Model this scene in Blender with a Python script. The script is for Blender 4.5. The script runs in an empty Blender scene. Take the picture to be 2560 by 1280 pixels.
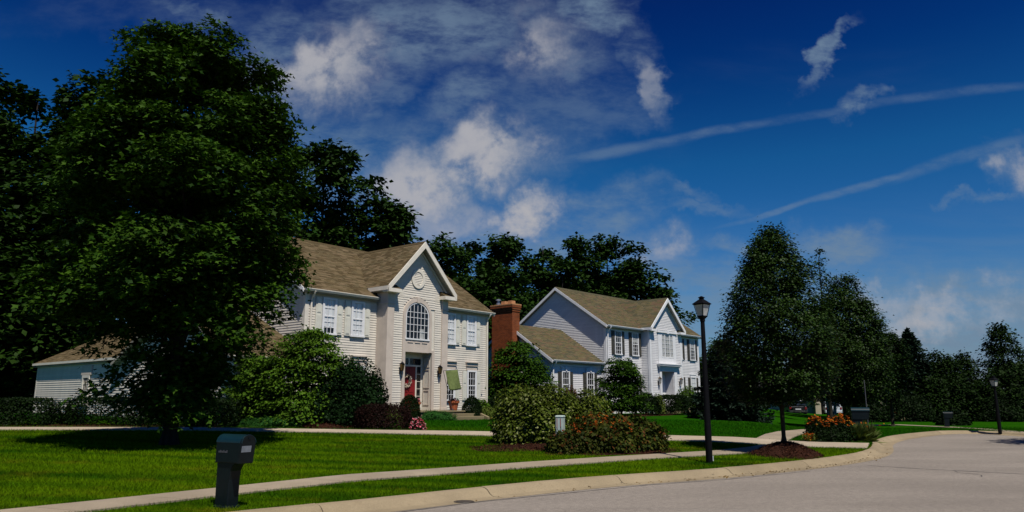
import bpy, math, random
import numpy as np
from mathutils import Vector, Matrix

S = bpy.context.scene
C = S.collection
R = math.radians
rng = np.random.default_rng(11)
random.seed(5)

# ------------------------------------------------------------------ camera
cam_d = bpy.data.cameras.new('camera')
cam = bpy.data.objects.new('camera', cam_d)
C.objects.link(cam)
cam_d.sensor_width = 36.0
cam_d.lens = 26.02
cam_d.clip_end = 3000
cam_d.clip_start = 0.1
cam.location = (0, 0, 1.7)
cam.rotation_euler = (R(90 + 10.97), 0, 0)
S.camera = cam

# ------------------------------------------------------------------ sun and exposure
SUN_AZ = Vector((0.42, -0.9075))          # horizontal direction towards the sun (behind the viewer, to the right)
SUN_EL = R(61)
sd = Vector((SUN_AZ.x * math.cos(SUN_EL), SUN_AZ.y * math.cos(SUN_EL), math.sin(SUN_EL)))
sun_d = bpy.data.lights.new('sun', 'SUN')
sun_d.energy = 5.0
sun_d.angle = R(0.53)
sun_d.color = (1.0, 0.94, 0.85)
sun = bpy.data.objects.new('sun', sun_d)
sun.rotation_euler = sd.to_track_quat('Z', 'Y').to_euler()
sun.location = (20, -30, 60)
C.objects.link(sun)
S.view_settings.view_transform = 'Standard'
S.view_settings.look = 'None'
S.view_settings.exposure = 0.0
S.view_settings.gamma = 1.0
S.view_settings.use_curve_mapping = False
S.cycles.max_bounces = 6
S.cycles.diffuse_bounces = 1
S.cycles.transparent_max_bounces = 8
S.cycles.caustics_reflective = False
S.cycles.caustics_refractive = False

# ------------------------------------------------------------------ world: sky and clouds
W = bpy.data.worlds.new('World')
S.world = W
W.use_nodes = True


class NT:
    """small node helper"""
    def __init__(self, tree):
        self.t = tree
        self.n = tree.nodes
        self.l = tree.links

    def new(self, typ, **kw):
        n = self.n.new(typ)
        for k, v in kw.items():
            setattr(n, k, v)
        return n

    def put(self, sock, v):
        if v is None:
            return
        if isinstance(v, bpy.types.NodeSocket):
            self.l.new(v, sock)
        else:
            sock.default_value = v

    def math(self, op, a, b=None, c=None, clamp=False):
        n = self.new('ShaderNodeMath', operation=op, use_clamp=clamp)
        self.put(n.inputs[0], a)
        self.put(n.inputs[1], b)
        self.put(n.inputs[2], c)
        return n.outputs[0]

    def vmath(self, op, a, b=None):
        n = self.new('ShaderNodeVectorMath', operation=op)
        self.put(n.inputs[0], a)
        self.put(n.inputs[1], b)
        return n.outputs[1] if op in ('LENGTH', 'DOT_PRODUCT') else n.outputs[0]

    def noise(self, vec, scale, detail=4, rough=.55, dist=0.0, color=False):
        n = self.new('ShaderNodeTexNoise')
        self.put(n.inputs['Vector'], vec)
        n.inputs['Scale'].default_value = scale
        n.inputs['Detail'].default_value = detail
        n.inputs['Roughness'].default_value = rough
        n.inputs['Distortion'].default_value = dist
        return n.outputs['Color'] if color else n.outputs['Fac']

    def ramp(self, v, a, b, c=0.0, d=1.0, smooth=True):
        n = self.new('ShaderNodeMapRange', interpolation_type='SMOOTHSTEP' if smooth else 'LINEAR')
        self.put(n.inputs[0], v)
        n.inputs[1].default_value = a
        n.inputs[2].default_value = b
        n.inputs[3].default_value = c
        n.inputs[4].default_value = d
        return n.outputs[0]

    def mix(self, f, a, b, blend='MIX'):
        n = self.new('ShaderNodeMix', data_type='RGBA', blend_type=blend)
        self.put(n.inputs[0], f)
        self.put(n.inputs[6], a)
        self.put(n.inputs[7], b)
        return n.outputs[2]

    def mapping(self, vec, loc=(0, 0, 0), rot=(0, 0, 0), scale=(1, 1, 1), typ='POINT'):
        n = self.new('ShaderNodeMapping', vector_type=typ)
        self.put(n.inputs[0], vec)
        n.inputs[1].default_value = loc
        n.inputs[2].default_value = rot
        n.inputs[3].default_value = scale
        return n.outputs[0]


def build_world():
    T = NT(W.node_tree)
    T.n.clear()
    out = T.new('ShaderNodeOutputWorld')
    bg = T.new('ShaderNodeBackground')
    T.l.new(bg.outputs[0], out.inputs[0])
    sky = T.new('ShaderNodeTexSky')
    sky.sky_type = 'NISHITA'
    sky.sun_disc = False
    sky.sun_elevation = SUN_EL
    sky.sun_rotation = math.atan2(SUN_AZ.x, SUN_AZ.y)
    sky.altitude = 250
    sky.air_density = 1.0
    sky.dust_density = 0.6
    sky.ozone_density = 2.5
    # deep polarised blue of the photograph
    gm = T.new('ShaderNodeGamma')
    T.l.new(sky.outputs[0], gm.inputs[0])
    gm.inputs[1].default_value = SKY_GAMMA
    tc = T.new('ShaderNodeTexCoord')
    d = tc.outputs['Generated']
    sep = T.new('ShaderNodeSeparateXYZ')
    T.l.new(d, sep.inputs[0])
    # polariser: the blue deepens with height, all the way round
    el = T.new('ShaderNodeValToRGB')
    T.l.new(sep.outputs[2], el.inputs[0])
    e = el.color_ramp.elements
    e[0].position, e[0].color = SKY_FILTER[0][0], SKY_FILTER[0][1] + (1,)
    e[1].position, e[1].color = SKY_FILTER[-1][0], SKY_FILTER[-1][1] + (1,)
    for q, c in SKY_FILTER[1:-1]:
        x = e.new(q)
        x.color = c + (1,)
    base = T.mix(1.0, T.mix(1.0, gm.outputs[0], SKY_TINT, 'MULTIPLY'), el.outputs[0], 'MULTIPLY')
    # cloud deck: direction projected on a plane overhead (real clouds lie in a layer)
    den = T.math('ADD', T.math('MAXIMUM', sep.outputs[2], 0.0), 0.09)
    cv = T.new('ShaderNodeCombineXYZ')
    T.put(cv.inputs[0], T.math('DIVIDE', sep.outputs[0], den))
    T.put(cv.inputs[1], T.math('DIVIDE', sep.outputs[1], den))
    layer = cv.outputs[0]
    # heading coordinates for the individual clouds seen to the north
    yy = T.math('MAXIMUM', sep.outputs[1], 0.05)
    pv = T.new('ShaderNodeCombineXYZ')
    T.put(pv.inputs[0], T.math('DIVIDE', sep.outputs[0], yy))
    T.put(pv.inputs[1], T.math('DIVIDE', sep.outputs[2], yy))
    p = pv.outputs[0]
    w1 = T.vmath('SUBTRACT', T.noise(p, 5.5, 6, .6, color=True), (.5, .5, .5))
    w2 = T.vmath('SUBTRACT', T.noise(p, 22, 4, .6, color=True), (.5, .5, .5))

    def scaled(v, k):
        n = T.new('ShaderNodeVectorMath', operation='SCALE')
        T.put(n.inputs[0], v)
        n.inputs['Scale'].default_value = k
        return n.outputs[0]
    pw = T.vmath('ADD', T.vmath('ADD', p, scaled(w1, .16)), scaled(w2, .055))
    pl = T.vmath('ADD', p, scaled(w1, .022))
    acc = None

    def blob(cx, cy, rx, ry, rot, st, src, soft=1.0):
        # inverse transform: translate, rotate, scale
        m = T.mapping(src, loc=(cx, cy, 0), rot=(0, 0, rot), scale=(rx, ry, 1), typ='TEXTURE')
        sp = T.new('ShaderNodeSeparateXYZ')
        T.l.new(m, sp.inputs[0])
        c2 = T.new('ShaderNodeCombineXYZ')
        T.l.new(sp.outputs[0], c2.inputs[0])
        T.l.new(sp.outputs[1], c2.inputs[1])
        ln = T.vmath('LENGTH', c2.outputs[0])
        return T.ramp(ln, 1.15 + .35 * soft, max(.0, .7 - .45 * soft), 0.0, st)
    # puffy and veil clouds, contrails (centre, radii, tilt, density)
    puff = None
    veil = None
    for (cx, cy, rx, ry, rot, st, soft) in PUFFS:
        o = blob(cx, cy, rx, ry, rot, st, pw, soft)
        puff = o if puff is None else T.math('MAXIMUM', puff, o)
    for (cx, cy, rx, ry, rot, st, soft) in VEILS:
        o = blob(cx, cy, rx, ry, rot, st, pw, soft)
        veil = o if veil is None else T.math('MAXIMUM', veil, o)
    trail = None
    for (cx, cy, rx, ry, rot, st, soft) in TRAILS:
        o = blob(cx, cy, rx, ry, rot, st, pl, soft)
        trail = o if trail is None else T.math('MAXIMUM', trail, o)
    front = T.ramp(sep.outputs[1], 0.15, 0.45)
    n1 = T.noise(p, 11, 9, .62, .15)
    n2 = T.noise(T.mapping(p, rot=(0, 0, .35), scale=(1, 2.2, 1)), 13, 9, .66, .1)
    puff = T.math('MULTIPLY', puff, T.ramp(n1, .31, .58, .26, 1.0))
    veil = T.math('MULTIPLY', veil, T.ramp(n2, .31, .66, .20, 1.0))
    trail = T.math('MULTIPLY', trail, T.ramp(n2, .3, .62, .25, 1.0))
    # scattered cirrus everywhere in the layer, thicker towards the horizon
    c1 = T.noise(layer, .55, 8, .6, .4)
    c2 = T.noise(T.mapping(layer, rot=(0, 0, .5), scale=(1, 2.6, 1)), 1.1, 7, .62, .5)
    cir = T.math('MULTIPLY', T.ramp(c1, .5, .78), T.ramp(c2, .35, .75, .1, .55))
    hz = T.ramp(sep.outputs[2], .27, .02, 0.0, 1.0)
    cir = T.math('ADD', T.math('MULTIPLY', cir, .55), T.math('MULTIPLY', hz, T.ramp(c2, .35, .65, .12, .5)))
    loc = T.math('MULTIPLY', T.math('MAXIMUM', T.math('MAXIMUM', puff, veil), trail), front)
    a = T.math('SUBTRACT', 1.0, T.math('MULTIPLY', T.math('SUBTRACT', 1.0, loc), T.math('SUBTRACT', 1.0, cir)), clamp=True)
    body = T.noise(p, 16, 6, .6)
    ccol = T.mix(T.ramp(T.math('ADD', T.math('MULTIPLY', puff, .75), T.math('MULTIPLY', body, .5)), .3, 1.0), CLOUD_DIM, CLOUD_LIT)
    col = T.mix(a, base, ccol)
    T.l.new(col, bg.inputs[0])
    bg.inputs[1].default_value = SKY_STRENGTH


SKY_STRENGTH = 0.06
SKY_GAMMA = 1.7
SKY_FILTER = [(.0, (.72, .33, .47)), (.05, (.66, .37, .50)), (.12, (.56, .45, .56)), (.21, (.36, .47, .61)), (.30, (.20, .49, .62)), (.42, (.038, .27, .53)), (.52, (.028, .16, .46)), (1.0, (.022, .14, .42))]
SKY_TINT = (0.30, 0.62, 0.62, 1)
CLOUD_DIM = (2.7, 4.0, 5.6, 1)
CLOUD_LIT = (6.9, 6.9, 7.4, 1)
PUFFS = [
    (-0.2667, 0.4774, 0.1204, 0.0701, 0.2835, 0.92, 1.0),
    (-0.3409, 0.4588, 0.0826, 0.0899, 0.0, 0.6, 1.0),
    (0.0291, 0.5086, 0.0834, 0.0662, 0.0, 0.75, 1.0),
    (-0.0452, 0.3349, 0.1032, 0.0582, 0.1826, 0.95, 1.0),
    (-0.14, 0.2852, 0.0946, 0.0726, 0.0, 0.95, 1.0),
    (-0.0833, 0.2391, 0.1444, 0.0449, 0.0, 0.65, 1.0),
    (0.0167, 0.2506, 0.0657, 0.0411, 0.3581, 1.0, 0.7),
    (0.1983, 0.1967, 0.0501, 0.0368, 0.0, 0.7, 1.0),
    (0.7122, 0.3143, 0.0393, 0.0433, 0.5087, 0.75, 1.0),
    (0.2078, 0.4526, 0.0229, 0.0519, 0.2759, 0.6, 1.0),
    (0.5701, 0.1192, 0.1294, 0.0282, 0.1382, 0.7, 1.0),
    (0.5013, 0.1384, 0.085, 0.0216, 0.0, 0.6, 1.0),
    (0.6535, 0.1356, 0.0708, 0.0289, 0.0, 0.7, 1.0),
]
VEILS = [
    (0.5686, 0.1056, 0.2134, 0.0498, 0.0694, 0.95, 1.0),
    (0.4198, 0.1411, 0.1618, 0.0217, -0.0708, 0.7, 1.0),
    (0.095, 0.2736, 0.0954, 0.0165, 0.2512, 0.55, 1.0),
    (0.137, 0.3916, 0.0992, 0.0232, 0.4529, 0.3, 1.0),
    (-0.1616, 0.4526, 0.0912, 0.0321, 0.5605, 0.45, 1.0),
    (-0.3389, 0.5212, 0.0722, 0.0708, 0.0, 0.62, 1.0),
    (-0.129, 0.5402, 0.1912, 0.0755, 0.1518, 0.72, 1.0),
    (-0.3073, 0.3736, 0.0814, 0.0952, 0.0, 0.5, 1.0),
    (-0.2142, 0.3202, 0.1099, 0.0933, 0.0, 0.65, 1.0),
    (0.1178, 0.5658, 0.0612, 0.0336, 0.0, 0.8, 1.0),
    (0.1807, 0.5086, 0.0379, 0.037, 0.0, 0.45, 1.0),
    (-0.0688, 0.4128, 0.0678, 0.0475, 0.4616, 0.6, 1.0),
    (0.0573, 0.4159, 0.1353, 0.0477, 0.1846, 0.35, 1.0),
    (0.1114, 0.2563, 0.0877, 0.0411, 0.2147, 0.65, 1.0),
    (0.011, 0.2051, 0.2152, 0.0369, 0.0, 0.75, 1.0),
    (0.4508, 0.4961, 0.0149, 0.0625, -0.6758, 0.8, 1.0),
    (0.4954, 0.4086, 0.0379, 0.0156, 0.1817, 0.7, 1.0),
    (0.2352, 0.2863, 0.0434, 0.0129, -0.1455, 0.5, 1.0),
    (-0.4649, 0.5626, 0.0689, 0.0168, 0.0, 0.5, 1.0),
    (-0.4593, 0.5658, 0.2297, 0.0506, 0.0, 0.2, 1.0),
    (0.2565, 0.2621, 0.0797, 0.012, 0.0, 0.4, 1.0),
    (0.3202, 0.208, 0.0574, 0.0162, 0.0, 0.8, 1.0),
    (0.4465, 0.1995, 0.0778, 0.0298, -0.144, 0.8, 1.0),
    (0.273, 0.1494, 0.0994, 0.0325, 0.0, 0.7, 1.0),
    (0.4187, 0.1274, 0.2348, 0.043, 0.0525, 0.7, 1.0),
    (0.5909, 0.1111, 0.1641, 0.0498, 0.0867, 0.9, 1.0),
    (0.6699, 0.2678, 0.039, 0.012, 0.586, 0.45, 1.0),
    (0.6186, 0.2592, 0.029, 0.009, 0.0, 0.4, 1.0),
    (0.3371, 0.1274, 0.3181, 0.0576, 0.0, 0.5, 1.0),
    (0.6243, 0.0733, 0.1259, 0.0318, 0.0, 0.8, 1.0),
    (0.0407, 0.4961, 0.0983, 0.0659, 0.0, 0.55, 1.0),
]
TRAILS = [
    (0.133, 0.3432, 0.1066, 0.0083, 0.1826, 0.4, 1.0),
    (0.2731, 0.373, 0.1234, 0.0065, 0.1906, 0.36, 1.0),
    (0.4519, 0.4019, 0.1049, 0.006, 0.1525, 0.24, 1.0),
    (0.6266, 0.4299, 0.1557, 0.0067, 0.1454, 0.26, 1.0),
    (0.3648, 0.2557, 0.0778, 0.004, 0.2758, 0.42, 0.7),
    (0.4849, 0.291, 0.0917, 0.0057, 0.2846, 0.42, 0.7),
    (0.6505, 0.3402, 0.1239, 0.0086, 0.3079, 0.36, 1.0),
]
build_world()

# ------------------------------------------------------------------ materials
def mat(name, rough=.7, spec=.3):
    m = bpy.data.materials.new(name)
    m.use_nodes = True
    t = NT(m.node_tree)
    b = t.n.get('Principled BSDF')
    b.inputs['Roughness'].default_value = rough
    b.inputs['Specular IOR Level'].default_value = spec
    return m, t, b


def tint(name, c, rough=.7, spec=.3, var=.08, scale=6.0, bump=0.0, bscale=60.0, rnd=0.0, metallic=0.0, streak=False):
    m, t, b = mat(name, rough, spec)
    tc = t.new('ShaderNodeTexCoord')
    v = tc.outputs['Object']
    if streak:
        v = t.mapping(v, scale=(1, 1, .12))
    n = t.noise(v, scale, 6, .6)
    lo = tuple(max(0, x * (1 - var * 1.6)) for x in c) + (1,)
    hi = tuple(min(1, x * (1 + var)) for x in c) + (1,)
    col = t.mix(t.ramp(n, .3, .7), lo, hi)
    if rnd:
        oi = t.new('ShaderNodeObjectInfo')
        f = t.ramp(oi.outputs['Random'], 0, 1, 1 - rnd, 1 + rnd, smooth=False)
        cm = t.new('ShaderNodeCombineColor')
        for i in range(3):
            t.put(cm.inputs[i], f)
        col = t.mix(1.0, col, cm.outputs[0], 'MULTIPLY')
    t.l.new(col, b.inputs['Base Color'])
    b.inputs['Metallic'].default_value = metallic
    if bump:
        bp = t.new('ShaderNodeBump')
        bp.inputs['Strength'].default_value = bump
        bp.inputs['Distance'].default_value = .01
        t.l.new(t.noise(tc.outputs['Object'], bscale, 4, .6), bp.inputs['Height'])
        t.l.new(bp.outputs[0], b.inputs['Normal'])
    return m


def leaf_mat(name, c1, c2, trans=.18, rough=.6, c3=None, spec=.06):
    m, t, b = mat(name, rough, spec)
    g = t.new('ShaderNodeNewGeometry')
    r = g.outputs['Random Per Island']
    col = t.mix(t.ramp(r, 0, 1, smooth=False), c1 + (1,), c2 + (1,))
    if c3:
        col = t.mix(t.ramp(r, .84, .92), col, c3 + (1,))
    tc = t.new('ShaderNodeTexCoord')
    n = t.noise(tc.outputs['Object'], .9, 3, .5)
    k = t.ramp(n, .3, .7, .72, 1.2)
    cm = t.new('ShaderNodeCombineColor')
    for i in range(3):
        t.put(cm.inputs[i], k)
    col = t.mix(1.0, col, cm.outputs[0], 'MULTIPLY')
    t.l.new(col, b.inputs['Base Color'])
    tr = t.new('ShaderNodeBsdfTranslucent')
    t.l.new(t.mix(1.0, col, (1.25, 1.35, .5, 1), 'MULTIPLY'), tr.inputs[0])
    ms = t.new('ShaderNodeMixShader')
    ms.inputs[0].default_value = trans
    t.l.new(b.outputs[0], ms.inputs[1])
    t.l.new(tr.outputs[0], ms.inputs[2])
    o = t.n.get('Material Output')
    t.l.new(ms.outputs[0], o.inputs[0])
    return m


def shingle_mat(name, cols):
    m, t, b = mat(name, .95, .03)
    g = t.new('ShaderNodeNewGeometry')
    r = t.new('ShaderNodeValToRGB')
    t.l.new(g.outputs['Random Per Island'], r.inputs[0])
    e = r.color_ramp.elements
    r.color_ramp.interpolation = 'CONSTANT'
    n = len(cols)
    e[0].position = 0
    e[0].color = cols[0] + (1,)
    e[1].position = 1 / n
    e[1].color = cols[1] + (1,)
    for i in range(2, n):
        x = e.new(i / n)
        x.color = cols[i] + (1,)
    tc = t.new('ShaderNodeTexCoord')
    n2 = t.noise(tc.outputs['Object'], 1.3, 5, .6)
    n3 = t.noise(tc.outputs['Object'], 70, 3, .6)
    k = t.math('MULTIPLY', t.ramp(n2, .25, .75, .92, 1.06), t.ramp(n3, .3, .7, .8, 1.15))
    cm = t.new('ShaderNodeCombineColor')
    for i in range(3):
        t.put(cm.inputs[i], k)
    t.l.new(t.mix(1.0, r.outputs[0], cm.outputs[0], 'MULTIPLY'), b.inputs['Base Color'])
    bp = t.new('ShaderNodeBump')
    bp.inputs['Strength'].default_value = .5
    bp.inputs['Distance'].default_value = .01
    t.l.new(n3, bp.inputs['Height'])
    t.l.new(bp.outputs[0], b.inputs['Normal'])
    return m


def grass_mat(name, blades=False):
    m, t, b = mat(name, .8, .0)
    tc = t.new('ShaderNodeTexCoord')
    v = tc.outputs['Object']
    # mower passes run along the street side, patches of dry and lush turf
    big = t.noise(v, .16, 4, .55)
    pat = t.noise(t.mapping(v, rot=(0, 0, -.1), scale=(.3, 1.7, 1)), .6, 6, .62, .5)
    wv = t.new('ShaderNodeTexWave', wave_type='BANDS', bands_direction='Y')
    t.put(wv.inputs['Vector'], t.mapping(v, rot=(0, 0, .06)))
    wv.inputs['Scale'].default_value = .28
    wv.inputs['Distortion'].default_value = 1.6
    wv.inputs['Detail'].default_value = 2
    f = t.math('ADD', t.math('MULTIPLY', pat, .62), t.math('ADD', t.math('MULTIPLY', big, .3), t.math('MULTIPLY', wv.outputs[0], .10)))
    col = t.mix(t.ramp(f, .37, .60), GRASS_DARK, GRASS_PALE)
    # straw-coloured spots
    dry = t.noise(t.mapping(v, loc=(3, 1, 0), scale=(.8, 1.5, 1)), .9, 5, .65)
    col = t.mix(t.ramp(dry, .52, .74, 0, .6), col, GRASS_DRY)
    # lusher, bluer turf on the far lawns
    sp = t.new('ShaderNodeSeparateXYZ')
    t.l.new(v, sp.inputs[0])
    far = t.ramp(t.math('ADD', sp.outputs[1], t.math('MULTIPLY', sp.outputs[0], .12)), 25, 31)
    col = t.mix(t.math('MULTIPLY', far, .85), col, GRASS_LUSH)
    if blades:
        g = t.new('ShaderNodeNewGeometry')
        k = t.ramp(g.outputs['Random Per Island'], 0, 1, .55, 1.5, smooth=False)
    else:
        n = t.noise(v, 38, 4, .7)
        k = t.ramp(n, .25, .75, .5, 1.4)
    cm = t.new('ShaderNodeCombineColor')
    for i in range(3):
        t.put(cm.inputs[i], k)
    col = t.mix(1.0, col, cm.outputs[0], 'MULTIPLY')
    t.l.new(col, b.inputs['Base Color'])
    if not blades:
        bp = t.new('ShaderNodeBump')
        bp.inputs['Strength'].default_value = .9
        bp.inputs['Distance'].default_value = .05
        t.l.new(t.noise(v, 24, 5, .75), bp.inputs['Height'])
        t.l.new(bp.outputs[0], b.inputs['Normal'])
    return m


GRASS_DARK = (.013, .052, .0015, 1)
GRASS_PALE = (.064, .124, .0018, 1)  # paler tone of the mottled turf
GRASS_DRY = (.125, .112, .006, 1)
GRASS_LUSH = (.008, .066, .002, 1)


def asphalt_mat():
    m, t, b = mat('asphalt', .9, .2)
    tc = t.new('ShaderNodeTexCoord')
    v = tc.outputs['Object']
    fine = t.noise(v, 55, 3, .8)
    vor = t.new('ShaderNodeTexVoronoi')
    t.put(vor.inputs['Vector'], v)
    vor.inputs['Scale'].default_value = 75
    big = t.noise(t.mapping(v, scale=(.35, 1, 1)), .5, 6, .6)
    mid = t.noise(v, 9, 4, .6)
    k = t.math('MULTIPLY', t.ramp(fine, .3, .7, .60, 1.36), t.ramp(big, .25, .75, .83, 1.12))
    k = t.math('MULTIPLY', k, t.ramp(mid, .3, .7, .87, 1.11))
    k = t.math('MULTIPLY', k, t.ramp(vor.outputs['Distance'], .0, .7, .78, 1.12))
    cm = t.new('ShaderNodeCombineColor')
    for i in range(3):
        t.put(cm.inputs[i], k)
    col = t.mix(1.0, ASPHALT, cm.outputs[0], 'MULTIPLY')
    # a few oil-dark specks
    sp = t.noise(v, 6.5, 2, .9)
    col = t.mix(t.ramp(sp, .74, .78, 0, .8), col, (.05, .045, .04, 1))
    t.l.new(col, b.inputs['Base Color'])
    bp = t.new('ShaderNodeBump')
    bp.inputs['Strength'].default_value = .6
    bp.inputs['Distance'].default_value = .006
    t.l.new(fine, bp.inputs['Height'])
    t.l.new(bp.outputs[0], b.inputs['Normal'])
    return m


def concrete_mat(name, c, stain=(.17, .125, .07)):
    m, t, b = mat(name, .88, .2)
    tc = t.new('ShaderNodeTexCoord')
    v = tc.outputs['Object']
    big = t.noise(v, .9, 6, .62)
    fine = t.noise(v, 60, 3, .7)
    col = t.mix(t.ramp(big, .3, .75), tuple(x * .84 for x in c) + (1,), tuple(x * 1.1 for x in c) + (1,))
    st = t.noise(t.mapping(v, scale=(1, 1, 1)), 3.2, 6, .7)
    col = t.mix(t.ramp(st, .56, .78, 0, .45), col, stain + (1,))
    k = t.ramp(fine, .3, .7, .85, 1.12)
    oi = t.new('ShaderNodeObjectInfo')
    k = t.math('MULTIPLY', k, t.ramp(oi.outputs['Random'], 0, 1, .92, 1.07, smooth=False))
    cm = t.new('ShaderNodeCombineColor')
    for i in range(3):
        t.put(cm.inputs[i], k)
    t.l.new(t.mix(1.0, col, cm.outputs[0], 'MULTIPLY'), b.inputs['Base Color'])
    bp = t.new('ShaderNodeBump')
    bp.inputs['Strength'].default_value = .4
    bp.inputs['Distance'].default_value = .006
    t.l.new(fine, bp.inputs['Height'])
    t.l.new(bp.outputs[0], b.inputs['Normal'])
    return m


def brick_mat():
    m, t, b = mat('red_brick', .9, .15)
    tc = t.new('ShaderNodeTexCoord')
    v = tc.outputs['Object']
    br = t.new('ShaderNodeTexBrick')
    # wrap the courses round the corner: run = x + y
    sp = t.new('ShaderNodeSeparateXYZ')
    t.l.new(v, sp.inputs[0])
    cv = t.new('ShaderNodeCombineXYZ')
    t.put(cv.inputs[0], t.math('ADD', sp.outputs[0], sp.outputs[1]))
    t.put(cv.inputs[1], sp.outputs[2])
    t.l.new(cv.outputs[0], br.inputs['Vector'])
    br.inputs['Color1'].default_value = (.26, .060, .016, 1)
    br.inputs['Color2'].default_value = (.17, .04, .014, 1)
    br.inputs['Mortar'].default_value = (.20, .10, .05, 1)
    br.inputs['Scale'].default_value = 1.0
    br.inputs['Brick Width'].default_value = .22
    br.inputs['Row Height'].default_value = .075
    br.inputs['Mortar Size'].default_value = .008
    n = t.noise(v, 2.0, 5, .6)
    k = t.ramp(n, .3, .7, .8, 1.15)
    cm = t.new('ShaderNodeCombineColor')
    for i in range(3):
        t.put(cm.inputs[i], k)
    t.l.new(t.mix(1.0, br.outputs[0], cm.outputs[0], 'MULTIPLY'), b.inputs['Base Color'])
    bp = t.new('ShaderNodeBump')
    bp.inputs['Strength'].default_value = .7
    bp.inputs['Distance'].default_value = .01
    t.l.new(t.math('SUBTRACT', 1.0, br.outputs['Fac']), bp.inputs['Height'])
    t.l.new(bp.outputs[0], b.inputs['Normal'])
    return m


def glass_mat(name='window_glass', tintc=(.985, .99, .99, 1)):
    m = bpy.data.materials.new(name)
    m.use_nodes = True
    t = NT(m.node_tree)
    t.n.clear()
    o = t.new('ShaderNodeOutputMaterial')
    g = t.new('ShaderNodeBsdfGlossy')
    g.inputs['Roughness'].default_value = .02
    tr = t.new('ShaderNodeBsdfTransparent')
    tr.inputs[0].default_value = tintc
    lw = t.new('ShaderNodeFresnel')
    lw.inputs[0].default_value = 1.55
    ms = t.new('ShaderNodeMixShader')
    ge = t.new('ShaderNodeNewGeometry')
    t.put(ms.inputs[0], t.math('MULTIPLY', lw.outputs[0], t.math('SUBTRACT', 1.0, ge.outputs['Backfacing'])))
    t.l.new(tr.outputs[0], ms.inputs[1])
    t.l.new(g.outputs[0], ms.inputs[2])
    t.l.new(ms.outputs[0], o.inputs[0])
    return m


def curtain_mat(name, c):
    m, t, b = mat(name, .9, .1)
    tc = t.new('ShaderNodeTexCoord')
    n = t.noise(t.mapping(tc.outputs['Object'], scale=(22, 22, .4)), 1.0, 3, .5)
    t.l.new(t.mix(t.ramp(n, .35, .65), tuple(x * .72 for x in c) + (1,), c + (1,)), b.inputs['Base Color'])
    return m


ASPHALT = (.220, .192, .162, 1)
M = {}
M['grass'] = grass_mat('lawn_turf')
M['blades'] = grass_mat('grass_blades', True)
M['asphalt'] = asphalt_mat()
M['kerb'] = concrete_mat('kerb_concrete', (.275, .218, .135))
M['walk'] = concrete_mat('walk_concrete', (.30, .245, .175))
M['drive'] = concrete_mat('drive_concrete', (.40, .33, .24))
M['step'] = concrete_mat('step_stone', (.22, .18, .10))
M['cream'] = tint('cream_siding', (.665, .615, .525), .6, .3, .05, 3, rnd=.05)
M['white_siding'] = tint('white_siding', (.68, .675, .67), .6, .3, .05, 3, rnd=.04)
M['beige'] = tint('beige_trim', (.58, .50, .42), .65, .3, .06, 2)
M['cream_trim'] = tint('cream_trim', (.72, .67, .57), .6, .3, .05, 3)
M['white'] = tint('white_paint', (.76, .765, .765), .5, .35, .04, 3)
M['grey_soffit'] = tint('soffit', (.36, .33, .27), .7, .2, .05)
M['sage'] = tint('sage_shutter', (.66, .65, .56), .6, .3, .05, 3)
M['dark_shutter'] = tint('dark_shutter', (.055, .052, .042), .55, .3, .1, 4)
M['roof1'] = shingle_mat('brown_shingles', [(.105, .077, .040), (.135, .102, .054), (.085, .063, .033), (.155, .115, .066), (.112, .088, .048)])
M['roof2'] = shingle_mat('olive_shingles', [(.100, .087, .048), (.125, .103, .058), (.083, .077, .046), (.115, .097, .047), (.128, .088, .054)])
M['brick'] = brick_mat()
M['glass'] = glass_mat()
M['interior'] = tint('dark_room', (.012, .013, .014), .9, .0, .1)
M['curtain'] = curtain_mat('lace_curtain', (.88, .89, .89))
M['shade'] = curtain_mat('roller_shade', (.50, .50, .47))
M['reddoor'] = tint('red_door', (.22, .012, .014), .45, .4, .08, 3)
M['iron'] = tint('black_iron', (.003, .003, .004), .6, .12, .1, 8)
M['brass'] = tint('aged_brass', (.20, .12, .04), .4, .5, .2, 10, metallic=.8)
M['lampglass'] = tint('milky_lamp_glass', (.42, .43, .42), .25, .5, .12, 8)
M['terracotta'] = tint('terracotta', (.40, .11, .045), .8, .2, .12, 8, bump=.2)
M['mailbox'] = tint('dark_green_plastic', (.003, .007, .0085), .42, .25, .15, 12, bump=.05)
M['mailsheen'] = tint('teal_top_sheen', (.004, .022, .027), .34, .4, .12, 9)  # sky sheen of the mailbox top, put into a teal base colour
M['plate'] = tint('pale_plate', (.55, .56, .58), .4, .4, .1, 20)
M['ped'] = tint('pale_green_metal', (.42, .50, .46), .5, .4, .06, 8)
M['ped_dark'] = tint('label_red', (.28, .05, .04), .6, .3, .1, 20)
M['ped_green'] = tint('deep_green_side', (.03, .10, .07), .5, .3, .1, 10)
M['mulch'] = tint('bark_mulch', (.030, .011, .006), .95, .1, .35, 25, bump=.6, bscale=40)
M['chip'] = leaf_mat('bark_chips', (.048, .016, .008), (.016, .006, .004), trans=0.0, rough=.9, c3=(.09, .034, .018))
M['bark'] = tint('tree_bark', (.030, .026, .018), .95, .1, .3, 9, bump=.8, bscale=20, streak=True)
M['bark_pale'] = tint('pale_bark', (.20, .18, .15), .9, .1, .3, 9, bump=.5, bscale=20)
M['bark_dark'] = tint('dark_bark', (.018, .016, .015), .95, .1, .3, 9, bump=.8, bscale=20, streak=True)
M['stone'] = tint('field_stone', (.26, .22, .14), .9, .2, .25, 5, bump=.4)
M['flagcloth'] = tint('green_flag_cloth', (.165, .205, .070), .85, .1, .12, 9)
M['tar'] = tint('tar_seal', (.03, .028, .026), .6, .3, .1, 10)
M['cast'] = tint('cast_iron', (.05, .04, .03), .6, .4, .3, 14)
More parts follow.
